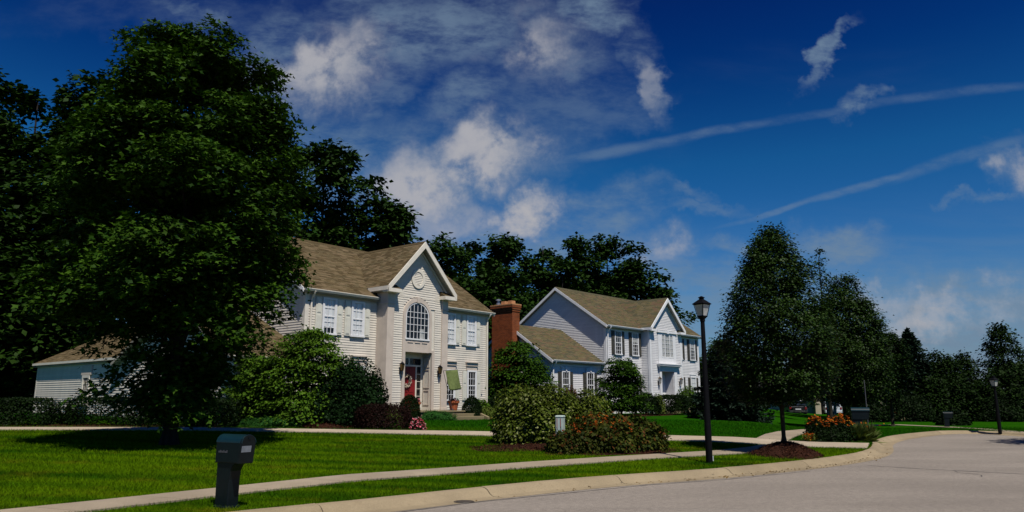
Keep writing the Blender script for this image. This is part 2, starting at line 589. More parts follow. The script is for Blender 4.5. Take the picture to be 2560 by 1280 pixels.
M['carpaint'] = tint('pale_car_paint', (.5, .54, .57), .3, .5, .05, 3)
M['darkcar'] = tint('dark_car_paint', (.012, .013, .015), .3, .5, .05, 3)
M['rubber'] = tint('tyre_rubber', (.01, .01, .01), .8, .2, .1, 3)
M['carglass'] = tint('car_glass', (.03, .045, .07), .1, .5, .1, 3)
M['metal'] = tint('galvanised_metal', (.35, .36, .38), .4, .5, .1, 10, metallic=.7)
M['greypost'] = tint('grey_post', (.07, .07, .08), .5, .4, .1, 10)
M['clay'] = tint('clay_flue', (.45, .22, .10), .85, .2, .15, 8)
M['beigefar'] = tint('sand_render', (.42, .36, .26), .8, .2, .06, 2)
M['roofdark'] = shingle_mat('charcoal_shingles', [(.035, .035, .036), (.05, .05, .05), (.03, .031, .034)])

# leaves
M['maple'] = leaf_mat('maple_leaf', (.007, .028, .0018), (.040, .088, .0055), .12)
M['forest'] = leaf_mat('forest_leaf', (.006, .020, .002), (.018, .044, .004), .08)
M['pear'] = leaf_mat('pear_leaf', (.007, .020, .003), (.025, .054, .006), .10, rough=.5, spec=.12)
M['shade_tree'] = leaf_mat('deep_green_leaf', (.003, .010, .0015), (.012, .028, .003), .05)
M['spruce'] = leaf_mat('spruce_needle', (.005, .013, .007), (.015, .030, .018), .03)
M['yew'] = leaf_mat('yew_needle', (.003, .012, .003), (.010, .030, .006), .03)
M['dogwood'] = leaf_mat('dogwood_leaf', (.034, .088, .006), (.075, .140, .010), .2)
M['variegated'] = leaf_mat('variegated_leaf', (.034, .058, .004), (.098, .122, .014), .10, c3=(.19, .21, .075))
M['perennial'] = leaf_mat('perennial_leaf', (.014, .026, .004), (.060, .066, .008), .10, c3=(.075, .03, .008))
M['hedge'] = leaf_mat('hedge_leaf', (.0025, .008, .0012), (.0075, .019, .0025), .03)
M['barberry'] = leaf_mat('barberry_leaf', (.007, .004, .003), (.020, .007, .005), .05)
M['juniper'] = leaf_mat('juniper_spray', (.014, .065, .010), (.032, .105, .016), .1)
M['lime'] = leaf_mat('lime_leaf', (.055, .090, .014), (.095, .120, .018), .15)
M['red_shrub'] = leaf_mat('copper_leaf', (.075, .025, .012), (.12, .05, .018), .1)
M['orange'] = leaf_mat('orange_petal', (.50, .13, .012), (.42, .06, .010), .1, c3=(.60, .33, .03))
M['rust'] = leaf_mat('rust_petal', (.34, .080, .008), (.20, .035, .006), .08, c3=(.42, .17, .02))
M['shadeplate'] = tint('shaded_plate', (.17, .19, .21), .5, .3, .1, 20)  # pale plate darkened, the shade on it put into the colour
M['pink'] = leaf_mat('pink_petal', (.62, .06, .12), (.70, .20, .26), .1, c3=(.72, .55, .55))
M['rose'] = leaf_mat('red_petal', (.55, .012, .020), (.42, .008, .015), .1)
M['dryflower'] = leaf_mat('wreath_flower', (.55, .50, .38), (.25, .12, .09), .1, c3=(.5, .48, .45))
M['strap'] = leaf_mat('strap_leaf', (.045, .075, .018), (.090, .105, .026), .12)
M['yellow_leaf'] = leaf_mat('fallen_leaf', (.16, .10, .03), (.08, .045, .015), .0)


# ------------------------------------------------------------------ mesh helpers
class MB:
    def __init__(self):
        self.v = []
        self.f = []

    def add(self, vs, fs):
        o = len(self.v)
        self.v += [tuple(x) for x in vs]
        self.f += [tuple(i + o for i in f) for f in fs]
        return self

    def box(self, x0, x1, y0, y1, z0, z1):
        return self.add([(x0, y0, z0), (x1, y0, z0), (x1, y1, z0), (x0, y1, z0), (x0, y0, z1), (x1, y0, z1), (x1, y1, z1), (x0, y1, z1)],
                        [(0, 3, 2, 1), (4, 5, 6, 7), (0, 1, 5, 4), (1, 2, 6, 5), (2, 3, 7, 6), (3, 0, 4, 7)])

    def frustum(self, x, y, z0, z1, a0, b0, a1, b1):
        return self.add([(x - a0, y - b0, z0), (x + a0, y - b0, z0), (x + a0, y + b0, z0), (x - a0, y + b0, z0),
                         (x - a1, y - b1, z1), (x + a1, y - b1, z1), (x + a1, y + b1, z1), (x - a1, y + b1, z1)],
                        [(0, 3, 2, 1), (4, 5, 6, 7), (0, 1, 5, 4), (1, 2, 6, 5), (2, 3, 7, 6), (3, 0, 4, 7)])

    def prism(self, pts, ax, a, b):
        """extrude polygon pts (2D) along axis ax ('x','y','z') from a to b"""
        n = len(pts)
        mk = {'x': lambda p, t: (t, p[0], p[1]), 'y': lambda p, t: (p[0], t, p[1]), 'z': lambda p, t: (p[0], p[1], t)}[ax]
        vs = [mk(p, a) for p in pts] + [mk(p, b) for p in pts]
        fs = [tuple(range(n - 1, -1, -1)), tuple(range(n, 2 * n))] + [(i, (i + 1) % n, n + (i + 1) % n, n + i) for i in range(n)]
        return self.add(vs, fs)

    def tube(self, pts, rads, seg=8, cap=True):
        pts = [Vector(p) for p in pts]
        if not hasattr(rads, '__len__'):
            rads = [rads] * len(pts)
        vs, fs = [], []
        ref = Vector((0.31, 0.17, 1)).normalized()
        for i, p in enumerate(pts):
            d = (pts[min(i + 1, len(pts) - 1)] - pts[max(i - 1, 0)]).normalized()
            a = d.cross(ref)
            if a.length < 1e-3:
                a = d.cross(Vector((1, 0, 0)))
            a.normalize()
            b = d.cross(a)
            for k in range(seg):
                t = 2 * math.pi * k / seg
                vs.append(p + (a * math.cos(t) + b * math.sin(t)) * rads[i])
        for i in range(len(pts) - 1):
            for k in range(seg):
                k2 = (k + 1) % seg
                fs.append((i * seg + k, i * seg + k2, (i + 1) * seg + k2, (i + 1) * seg + k))
        if cap:
            fs.append(tuple(range(seg)))
            fs.append(tuple(range((len(pts) - 1) * seg, len(pts) * seg)))
        return self.add(vs, fs)

    def lathe(self, prof, x=0, y=0, seg=16):
        vs, fs = [], []
        for r, z in prof:
            for k in range(seg):
                t = 2 * math.pi * k / seg
                vs.append((x + r * math.cos(t), y + r * math.sin(t), z))
        for i in range(len(prof) - 1):
            for k in range(seg):
                k2 = (k + 1) % seg
                fs.append((i * seg + k, i * seg + k2, (i + 1) * seg + k2, (i + 1) * seg + k))
        return self.add(vs, fs)

    def mesh(self, name, smooth=False):
        me = bpy.data.meshes.new(name)
        me.from_pydata(self.v, [], self.f)
        if smooth:
            me.polygons.foreach_set('use_smooth', [True] * len(me.polygons))
        me.update()
        return me

    def build(self, name, m, parent=None, loc=None, rot=None, smooth=False, bevel=0):
        return obj(name, self.mesh(name, smooth), m, parent, loc, rot, bevel)


def obj(name, me, m, parent=None, loc=None, rot=None, bevel=0):
    o = bpy.data.objects.new(name, me)
    C.objects.link(o)
    if m is not None and not me.materials:
        me.materials.append(m)
    if parent is not None:
        o.parent = parent
    if loc is not None:
        o.location = loc
    if rot is not None:
        o.rotation_euler = (0, 0, rot)
    if bevel:
        b = o.modifiers.new('bevel', 'BEVEL')
        b.width = bevel
        b.segments = 2
        b.limit_method = 'ANGLE'
    return o


def tag(o, label=None, cat=None, group=None, kind=None):
    if label:
        o['label'] = label
    if cat:
        o['category'] = cat
    if group:
        o['group'] = group
    if kind:
        o['kind'] = kind
    return o


def empty(name, loc, rz=0, label=None, cat=None, group=None):
    o = bpy.data.objects.new(name, None)
    C.objects.link(o)
    o.location = loc
    o.rotation_euler = (0, 0, rz)
    return tag(o, label, cat, group)


def fastmesh(name, V, tris):
    """V (n,3), tris (m,3) numpy -> mesh"""
    me = bpy.data.meshes.new(name)
    V = np.ascontiguousarray(V, dtype=np.float32)
    tris = np.ascontiguousarray(tris, dtype=np.int32)
    me.vertices.add(len(V))
    me.vertices.foreach_set('co', V.ravel())
    me.loops.add(tris.size)
    me.loops.foreach_set('vertex_index', tris.ravel())
    me.polygons.add(len(tris))
    me.polygons.foreach_set('loop_start', np.arange(0, tris.size, 3, dtype=np.int32))
    me.update(calc_edges=True)
    me.validate()
    return me


# ------------------------------------------------------------------ terrain
KERB = np.array([(-60, -36), (-24, -6.5), (-16, .2), (-8, 6.6), (-2.12, 11.67), (-.45, 13.3), (1.2, 14.7), (2.69, 15.75), (4.58, 16.8), (7.2, 18.8),
                 (9.5, 20.9), (11.4, 23.2), (12.9, 25.8), (14.5, 29.2), (17, 32.9), (20, 36.2), (21.9, 38.0), (23.1, 38.3), (23.8, 37.0), (23.7, 34.3),
                 (24.4, 28), (27.5, 18), (33, 6), (52, -25)], float)
for _ in range(2):
    q = [KERB[0]]
    for a, b in zip(KERB[:-1], KERB[1:]):
        q += [a * .75 + b * .25, a * .25 + b * .75]
    q.append(KERB[-1])
    KERB = np.array(q)


def kerb_dist(p):
    best = np.full(len(p), 1e9)
    sg = np.ones(len(p))
    for a, b in zip(KERB[:-1], KERB[1:]):
        d = b - a
        t = np.clip(((p - a) @ d) / (d @ d), 0, 1)
        v = p - (a + t[:, None] * d)
        D = np.hypot(v[:, 0], v[:, 1])
        cr = d[0] * v[:, 1] - d[1] * v[:, 0]
        m = D < best - 1e-9
        best[m] = D[m]
        sg[m] = np.sign(cr[m])
    return best * sg


def sstep(a, b, x):
    t = np.clip((x - a) / (b - a), 0, 1)
    return t * t * (3 - 2 * t)


def gz(x, y):
    p = np.stack([np.atleast_1d(np.asarray(x, float)), np.atleast_1d(np.asarray(y, float))], 1)
    s = kerb_dist(p) - .62
    tan = p[:, 0] / np.maximum(p[:, 1], 1)
    k = 1 - .93 * sstep(.29, .42, tan) * sstep(18, 30, p[:, 1])
    rise = .85 * np.tanh(.042 * np.maximum(s, 0) / .85) * k
    return np.where(s > 0, .13 + rise, np.where(s > -.62, np.maximum(-.07, .13 + s / .22 * .2), -.07))


def g1(x, y):
    return float(gz(x, y)[0])


def build_ground():
    xs = np.concatenate([np.array([-900, -500, -260, -150, -95, -70]), np.arange(-50, -20, 1.0), np.arange(-20, 27, .33), np.arange(27, 60, 1.0), np.array([62, 75, 100, 160, 280, 500, 900])])
    ys = np.concatenate([np.array([-200, -90, -50, -30]), np.arange(-20, 4, 1.0), np.arange(4, 42, .33), np.arange(42, 90, 1.0), np.array([92, 110, 140, 200, 320, 600, 1400])])
    X, Y = np.meshgrid(xs, ys)
    Z = gz(X.ravel(), Y.ravel())
    n, m = len(ys), len(xs)
    V = np.stack([X.ravel(), Y.ravel(), Z], 1)
    i = (np.arange(n - 1)[:, None] * m + np.arange(m - 1)[None, :]).ravel()
    T = np.concatenate([np.stack([i, i + 1, i + m + 1], 1), np.stack([i, i + m + 1, i + m], 1)])
    me = fastmesh('ground', V, T)
    me.polygons.foreach_set('use_smooth', [True] * len(me.polygons))
    tag(obj('ground', me, M['grass']), kind='structure')


build_ground()


def build_road():
    pts = [tuple(p) for p in KERB]
    mb = MB()
    n = len(pts)
    mb.add([(x, y, 0.0) for x, y in pts], [tuple(range(n))])
    o = mb.build('road', M['asphalt'])
    tag(o, kind='structure')
    return o


road = build_road()


def resample(P, step):
    P = np.asarray(P, float)
    d = np.hypot(*(P[1:] - P[:-1]).T)
    s = np.concatenate([[0], np.cumsum(d)])
    t = np.arange(0, s[-1], step)
    return np.stack([np.interp(t, s, P[:, 0]), np.interp(t, s, P[:, 1])], 1)


def normals(P):
    T = np.gradient(P, axis=0)
    T /= np.hypot(T[:, 0], T[:, 1])[:, None]
    return np.stack([-T[:, 1], T[:, 0]], 1)


def build_kerb():
    root = empty('kerb', (0, 0, 0))
    tag(root, kind='structure')
    P = resample(KERB, .3)
    N = normals(P)
    prof = [(-.03, .004), (.26, .006), (.30, .014), (.36, .045), (.43, .105), (.49, .132), (.55, .142), (.63, .146), (.64, -.06)]
    keep = [i for i in range(len(P)) if P[i][1] > -12]
    seg = 11
    i0 = keep[0]
    while i0 + seg <= keep[-1]:
        mb = MB()
        vs, fs = [], []
        dz = random.uniform(-.004, .006)
        idx = list(range(i0, i0 + seg + 1))
        for k, i in enumerate(idx):
            p = P[i].copy()
            if k == 0:
                p += (P[i + 1] - P[i]) * .03
            if k == seg:
                p -= (P[i] - P[i - 1]) * .03
            j = .01 * math.sin(i * 1.7)
            for o, z in prof:
                q = p + N[i] * (o + (j if o > .3 else 0))
                vs.append((q[0], q[1], z + dz * (z > .02)))
        m = len(prof)
        for k in range(seg):
            for a in range(m - 1):
                fs.append((k * m + a, (k + 1) * m + a, (k + 1) * m + a + 1, k * m + a + 1))
        fs.append(tuple(range(m)))
        fs.append(tuple(range(seg * m, (seg + 1) * m)))
        mb.add(vs, fs)
        mb.build('kerb_stone', M['kerb'], root)
        i0 += seg


build_kerb()


def slabs(name, piece, front, back, step, m, thick=.04, lift=.028, gap=.012):
    """a path laid in slabs between two edge lines"""
    root = empty(name, (0, 0, 0))
    tag(root, kind='structure')
    F, B = np.asarray(front, float), np.asarray(back, float)
    dl = lambda Q: np.concatenate([[0], np.cumsum(np.hypot(*(Q[1:] - Q[:-1]).T))])
    sf, sb = dl(F), dl(B)
    n = max(1, int(round(sf[-1] / step)))
    at = lambda Q, s, t: np.array([np.interp(t * s[-1], s, Q[:, 0]), np.interp(t * s[-1], s, Q[:, 1])])
    e = gap / 2 / step / n
    for i in range(n):
        mb = MB()
        ts = np.linspace(i / n + e, (i + 1) / n - e, 5)
        vs, fs = [], []
        cr = np.linspace(0, 1, 4)
        for t in ts:
            a, b = at(F, sf, t), at(B, sb, t)
            for c in cr:
                p = a * (1 - c) + b * c
                vs.append((p[0], p[1], g1(p[0], p[1]) + lift))
        top = len(vs)
        vs += [(x, y, z - thick - .05) for x, y, z in vs]
        k = len(cr)
        for a in range(4):
            for c in range(k - 1):
                fs.append((a * k + c, (a + 1) * k + c, (a + 1) * k + c + 1, a * k + c + 1))
        for a in range(4):
            fs.append((a * k, top + a * k, top + (a + 1) * k, (a + 1) * k))
            fs.append((a * k + k - 1, (a + 1) * k + k - 1, top + (a + 1) * k + k - 1, top + a * k + k - 1))
        for c in range(k - 1):
            fs.append((c, c + 1, top + c + 1, top + c))
            fs.append((4 * k + c, top + 4 * k + c, top + 4 * k + c + 1, 4 * k + c + 1))
        mb.add(vs, fs)
        mb.build(piece, m, root)
    return root


WALK_F = [(-24, -7.4), (-16, -.2), (-9.6, 6.3), (-5.73, 10.8), (-4.62, 12.2), (-2.83, 14.32), (.63, 17.21), (3.89, 19.59), (6.27, 21.2), (8.1, 23.0), (9.3, 24.9)]
WALK_B = [(-24.6, -6.8), (-16.6, .5), (-10.2, 6.9), (-6.3, 11.3), (-5.1, 12.75), (-3.25, 15.0), (.3, 17.95), (3.6, 20.3), (5.8, 21.9), (7.3, 23.5), (8.2, 24.9)]
slabs('sidewalk', 'paving_slab', WALK_F, WALK_B, 1.5, M['walk'])
DRV_F = [(-34, 20.5), (-26, 22.2), (-16.28, 24.1), (-11.06, 25.3), (-5.1, 25.5), (-.53, 25.3), (5.57, 25.2), (7.87, 25.0), (9.6, 24.95), (11.5, 24.7)]
DRV_B = [(-34.6, 22.5), (-26.6, 24.0), (-17.1, 25.4), (-11.3, 26.9), (-5.4, 27.06), (-.57, 27.2), (6.12, 27.7), (8.2, 28.0), (10.2, 28.1), (12.9, 27.5)]
slabs('driveway', 'paving_slab', DRV_F, DRV_B, 3.0, M['drive'], lift=.032)
FAR_F = [(10.2, 28.15), (11.6, 31.2), (13.0, 34.0), (15.5, 38.0), (20, 43.4), (23.0, 46.6)]
FAR_B = [(9.0, 28.1), (10.5, 31.6), (12.2, 34.9), (14.7, 38.6), (19.3, 44.0), (22.5, 47.2)]
slabs('footpath', 'paving_slab', FAR_F, FAR_B, 1.5, M['walk'])
slabs('footpath', 'paving_slab', [(23.2, 46.9), (24.3, 43.4), (24.7, 40.4), (24.0, 35.6), (25.2, 29), (29, 18)], [(24.0, 47.0), (25.1, 43.6), (25.5, 40.5), (24.8, 35.6), (26.0, 29.2), (29.8, 18.3)], 1.5, M['walk'], lift=.03)


def strip(pts, w, z, name, m, parent):
    P = resample(np.array(pts), .15)
    P = P + np.random.default_rng(3).normal(0, .006, P.shape)
    N = normals(P)
    mb = MB()
    vs, fs = [], []
    r = random.Random(4)
    for p, n in zip(P, N):
        h = w / 2 * r.uniform(.5, 1.4)
        vs += [(p[0] - n[0] * h, p[1] - n[1] * h, z), (p[0] + n[0] * h, p[1] + n[1] * h, z)]
    for i in range(len(P) - 1):
        fs.append((2 * i, 2 * i + 2, 2 * i + 3, 2 * i + 1))
    mb.add(vs, fs)
    return mb.build(name, m, parent)


strip([(9.3, 20.1), (10.0, 19.3), (10.7, 18.75), (12, 17.65), (15, 15.2), (21, 10.6)], .045, .004, 'tar_seam', M['tar'], road)
strip([(10.75, 18.7), (10.55, 18.1), (10.75, 17.6), (10.45, 17.1)], .022, .004, 'tar_seam', M['tar'], road)
strip([(10.55, 18.1), (10.95, 17.75), (11.0, 17.45)], .022, .004, 'tar_seam', M['tar'], road)
strip([(-6, 8.0), (-2.2, 11.45), (-.5, 13.1), (2.7, 15.55), (4.6, 16.6), (7.2, 18.55)], .03, .004, 'tar_seam', M['tar'], road)
# small round cover in the asphalt
cv = MB()
cv.lathe([(0, .012), (.13, .012), (.14, .004), (.155, .012), (.17, .012), (.18, .001)], 0, 0, 24)
o = cv.build('valve_cover', M['cast'], None, (-.81, 13.05, 0))
tag(o, 'small round iron cover set in the asphalt near the kerb', 'cover')


# ------------------------------------------------------------------ houses
BOARD = {}


def board(parent, a, b, z, m, h=.115, cut0=0.0, cut1=0.0, name='siding_board'):
    """one clapboard from a to b (2D, outward side on the right of travel a->b), its top ends cut back by cut0 / cut1"""
    L = math.hypot(b[0] - a[0], b[1] - a[1])
    if L < .06:
        return
    key = (round(L, 2), round(cut0, 2), round(cut1, 2), h, m.name)
    me = BOARD.get(key)
    if me is None:
        c0, c1 = max(0, cut0), max(0, cut1)
        prof = [(0, 0), (-.026, .004), (-.024, .012), (-.007, h + .012), (0, h + .012)]
        mb = MB()
        vs = []
        for xe, cc in ((0, c0), (L, -c1)):
            for y, zz in prof:
                vs.append((xe + cc * zz / h, y, zz))
        n = len(prof)
        mb.add(vs, [tuple(range(n)), tuple(range(2 * n - 1, n - 1, -1))] + [(i, n + i, n + (i + 1) % n, (i + 1) % n) for i in range(n)])
        me = mb.mesh('siding_board')
        me.materials.append(m)
        BOARD[key] = me
    o = bpy.data.objects.new(name, me)
    C.objects.link(o)
    o.parent = parent
    o.location = (a[0], a[1], z)
    o.rotation_euler = (0, 0, math.atan2(b[1] - a[1], b[0] - a[0]))
    return o


def siding(parent, a, b, z0, z1, m, h=.115, lim=None):
    """clapboard wall from a to b; lim(z) -> (s0, s1) distances along the wall at height z (gables)"""
    a, b = Vector(a), Vector(b)
    L = (b - a).length
    d = (b - a) / L
    z = z0
    while z < z1 - .03:
        if lim:
            s0, s1 = lim(z)
            t0, t1 = lim(z + h)
            s0, s1 = max(0, s0), min(L, s1)
            t0, t1 = max(0, t0), min(L, t1)
            if s1 - s0 > .1 and t1 > t0:
                board(parent, a + d * s0, a + d * s1, z, m, h, t0 - s0, s1 - t1)
        else:
            board(parent, a, b, z, m, h)
        z += h


def joined_siding(parent, walls, m, h=.115):
    mb = MB()
    for a, b, z0, z1, lim in walls:
        a, b = Vector(a), Vector(b)
        L = (b - a).length
        d = (b - a) / L
        n = Vector((d.y, -d.x))
        z = z0
        while z < z1 - .03:
            s0, s1 = (0, L)
            if lim:
                s0, s1 = lim(z + h * .5)
                s0, s1 = max(0, s0), min(L, s1)
            if s1 - s0 > .1:
                p, q = a + d * s0, a + d * s1
                pr = [(.0, 0), (.026, .004), (.024, .012), (.007, h + .012)]
                vs = [(p.x + n.x * o, p.y + n.y * o, z + zz) for o, zz in pr] + [(q.x + n.x * o, q.y + n.y * o, z + zz) for o, zz in pr]
                mb.add(vs, [(0, 1, 5, 4), (1, 2, 6, 5), (2, 3, 7, 6)])
            z += h
    o = mb.build('siding', m, parent)
    o['kind'] = 'stuff'
    return o


def shingle_plane(mb, O, A, U, V0=None, V1=None, exp=.14, tab=.34, r=random.Random(1)):
    """rows of separate shingle tabs over the quad O + s*A + v*U; V0(v), V1(v) trim each row (fractions of A)"""
    O, A, U = Vector(O), Vector(A), Vector(U)
    nrm = A.cross(U).normalized()
    if nrm.z < 0:
        nrm = -nrm
    lu, la = U.length, A.length
    n = int(lu / exp)
    for i in range(n):
        v0, v1 = i / n, min(1, (i + 1.08) / n)
        x0 = V0((v0 + v1) / 2) if V0 else 0
        x1 = V1((v0 + v1) / 2) if V1 else 1
        if x1 - x0 < .01:
            continue
        s = x0
        first = True
        while s < x1 - 1e-4:
            w = tab * r.uniform(.55, 1.5) / la
            if first:
                w *= r.uniform(.3, 1)
                first = False
            e = min(x1, s + w)
            lift = r.choice((.010, .013, .018))
            p = [O + A * s + U * v0 + nrm * lift, O + A * e + U * v0 + nrm * lift, O + A * e + U * v1 + nrm * .003, O + A * s + U * v1 + nrm * .003]
            q = [O + A * s + U * v0, O + A * e + U * v0]
            o = len(mb.v)
            mb.v += [tuple(x) for x in p + q]
            mb.f += [(o, o + 1, o + 2, o + 3), (o + 4, o + 5, o + 1, o)]
            s = e
    return mb


def slab_quad(mb, O, A, U, th=.12):
    O, A, U = Vector(O), Vector(A), Vector(U)
    n = A.cross(U).normalized()
    if n.z < 0:
        n = -n
    P = [O, O + A, O + A + U, O + U]
    mb.add([tuple(p) for p in P] + [tuple(p - n * th) for p in P], [(0, 1, 2, 3), (7, 6, 5, 4), (0, 4, 5, 1), (1, 5, 6, 2), (2, 6, 7, 3), (3, 7, 4, 0)])


def roof_part(parent, planes, m, deck, trims=None):
    """a roof part: deck slabs, with the shingles as their own geometry on top"""
    d = MB()
    s = MB()
    r = random.Random(len(planes))
    for k, (O, A, U) in enumerate(planes):
        tr = (trims or {}).get(k, (None, None))
        if tr[0] is None and tr[1] is None:
            slab_quad(d, O, A, U)
        else:
            O_, A_, U_ = Vector(O), Vector(A), Vector(U)
            n = A_.cross(U_).normalized()
            n = n if n.z > 0 else -n
            f0, f1 = tr[0] or (lambda v: 0), tr[1] or (lambda v: 1)
            P = [O_ + A_ * f0(0), O_ + A_ * f1(0), O_ + U_ + A_ * f1(1), O_ + U_ + A_ * f0(1)]
            d.add([tuple(p) for p in P] + [tuple(p - n * .12) for p in P], [(0, 1, 2, 3), (7, 6, 5, 4), (0, 4, 5, 1), (1, 5, 6, 2), (2, 6, 7, 3), (3, 7, 4, 0)])
        shingle_plane(s, O, A, U, tr[0], tr[1], r=r)
    ro = d.build('roof', deck, parent)
    so = s.build('shingles', m, ro)
    so['kind'] = 'stuff'
    return ro


def window(parent, pos, rot, w, h, z0, frame_m, cols=3, rows=(2, 3), curtain=None, casing=.09, cover=1.0, split=.5):
    """double-hung window: casing and sashes (the window), with glass, curtain and glazing bars as sub-parts"""
    fw = MB()
    c = casing
    fw.box(-w / 2, w / 2, -.075, .0, h - c, h)
    fw.box(-w / 2 - .03, w / 2 + .03, -.10, .0, -.015, c * .75)
    fw.box(-w / 2, -w / 2 + c, -.075, .0, c * .75, h - c)
    fw.box(w / 2 - c, w / 2, -.075, .0, c * .75, h - c)
    x0, x1, zz0, zz1 = -w / 2 + c, w / 2 - c, c * .75, h - c
    mid = zz0 + (zz1 - zz0) * split
    fw.box(x0, x1, -.062, -.012, mid - .025, mid + .025)
    for a, b in ((x0, x0 + .03), (x1 - .03, x1)):
        fw.box(a, b, -.058, -.012, zz0, zz1)
    wo = fw.build('window', frame_m, parent, (pos[0], pos[1], z0), rot)
    MB().box(x0, x1, -.034, -.032, zz0, mid).build('glass', M['glass'], wo)
    MB().box(x0, x1, -.036, -.034, mid, zz1).build('glass', M['glass'], wo)
    MB().box(x0, x1, -.0275, -.0265, zz0, zz1).build('interior', M['interior'], wo)
    if curtain:
        mb = MB()
        n = 14
        vs = []
        zb = zz1 - (zz1 - zz0) * cover
        for i in range(n + 1):
            x = x0 + (x1 - x0) * i / n
            y = -.0295 + .0012 * math.sin(i * 2.1)
            vs += [(x, y, zb + .02 * math.sin(i * .9)), (x, y, zz1)]
        mb.add(vs, [(2 * i, 2 * i + 2, 2 * i + 3, 2 * i + 1) for i in range(n)])
        mb.build('curtain', M[curtain], wo)
    g = MB()
    bw = .011
    for k in range(1, cols):
        x = x0 + (x1 - x0) * k / cols
        g.box(x - bw, x + bw, -.05, -.036, zz0, mid - .025)
        g.box(x - bw, x + bw, -.05, -.036, mid + .025, zz1)
    for (a, b, n) in ((zz0, mid, rows[1]), (mid, zz1, rows[0])):
        for k in range(1, n):
            z = a + (b - a) * k / n
            g.box(x0, x1, -.049, -.037, z - bw, z + bw)
    g.build('glazing_bar', frame_m, wo)
    return wo


def shutter(parent, x, y, z0, z1, w, m):
    mb = MB()
    mb.box(x - w / 2, x + w / 2, y - .045, y, z0, z1)
    h = z1 - z0
    for a, b in ((z0 + .07, z0 + h * .52), (z0 + h * .57, z1 - .07)):
        mb.box(x - w / 2 + .06, x + w / 2 - .06, y - .058, y - .046, a, b)
        mb.box(x - w / 2 + .085, x + w / 2 - .085, y - .066, y - .058, a + .03, b - .03)
    return mb.build('shutter', m, parent)


def gutter(parent, x0, x1, y, z, m):
    pts = [(y, z - .12), (y - .09, z - .115), (y - .13, z - .03), (y - .13, z), (y - .115, z), (y - .085, z - .09), (y - .0, z - .095), (y, z - .0)]
    return MB().prism(pts, 'x', x0, x1).build('gutter', m, parent)


def downpipe(parent, x, y, z0, z1, m, yo=.35):
    mb = MB()
    mb.tube([(x, y - yo - .07, z1), (x, y - yo - .02, z1 - .10), (x, y - .07, z1 - .32), (x, y - .06, z1 - .5), (x, y - .06, z0)], .045, 8)
    return mb.build('downpipe', m, parent)


def wall_lantern(parent, x, y, z, s=1.0, m='iron'):
    mb = MB()
    mb.box(x - .04 * s, x + .04 * s, y - .02, y, z - .28 * s, z - .02 * s)
    mb.tube([(x, y - .02, z - .22 * s), (x, y - .10 * s, z - .34 * s), (x, y - .16 * s, z - .26 * s), (x, y - .16 * s, z - .16 * s)], .012 * s, 6)
    mb.frustum(x, y - .16 * s, z + .17 * s, z + .26 * s, .10 * s, .10 * s, .03 * s, .03 * s)
    mb.tube([(x, y - .16 * s, z + .26 * s), (x, y - .16 * s, z + .33 * s)], .014 * s, 6)
    for sx in (-1, 1):
        for sy in (-1, 1):
            mb.tube([(x + sx * .05 * s, y - .16 * s + sy * .05 * s, z - .14 * s), (x + sx * .085 * s, y - .16 * s + sy * .085 * s, z + .17 * s)], .008 * s, 4)
    mb.frustum(x, y - .16 * s, z - .17 * s, z - .14 * s, .03 * s, .03 * s, .06 * s, .06 * s)
    lo = mb.build('wall_lantern', M[m], parent)
    MB().frustum(x, y - .16 * s, z - .135 * s, z + .165 * s, .045 * s, .045 * s, .078 * s, .078 * s).build('glass', M['brass' if m == 'iron' else 'lampglass'], lo)
    return lo


def arch_pts(cx, w, zs, rise, n=18):
    return [(cx - w / 2 * math.cos(math.pi * k / n), zs + rise * math.sin(math.pi * k / n)) for k in range(n + 1)]


# ---- the cream house -------------------------------------------------------------------------------
H1Z = .78
h1 = empty('house', (-9.137, 32.527, H1Z), math.atan2(math.cos(R(39.298)), math.sin(R(39.298))),
           'cream two-storey house with brown roof, tall gabled entrance and red front door', 'house', 'family houses along the street')
z_ = lambda z: z - H1Z            # heights below are metres above the road


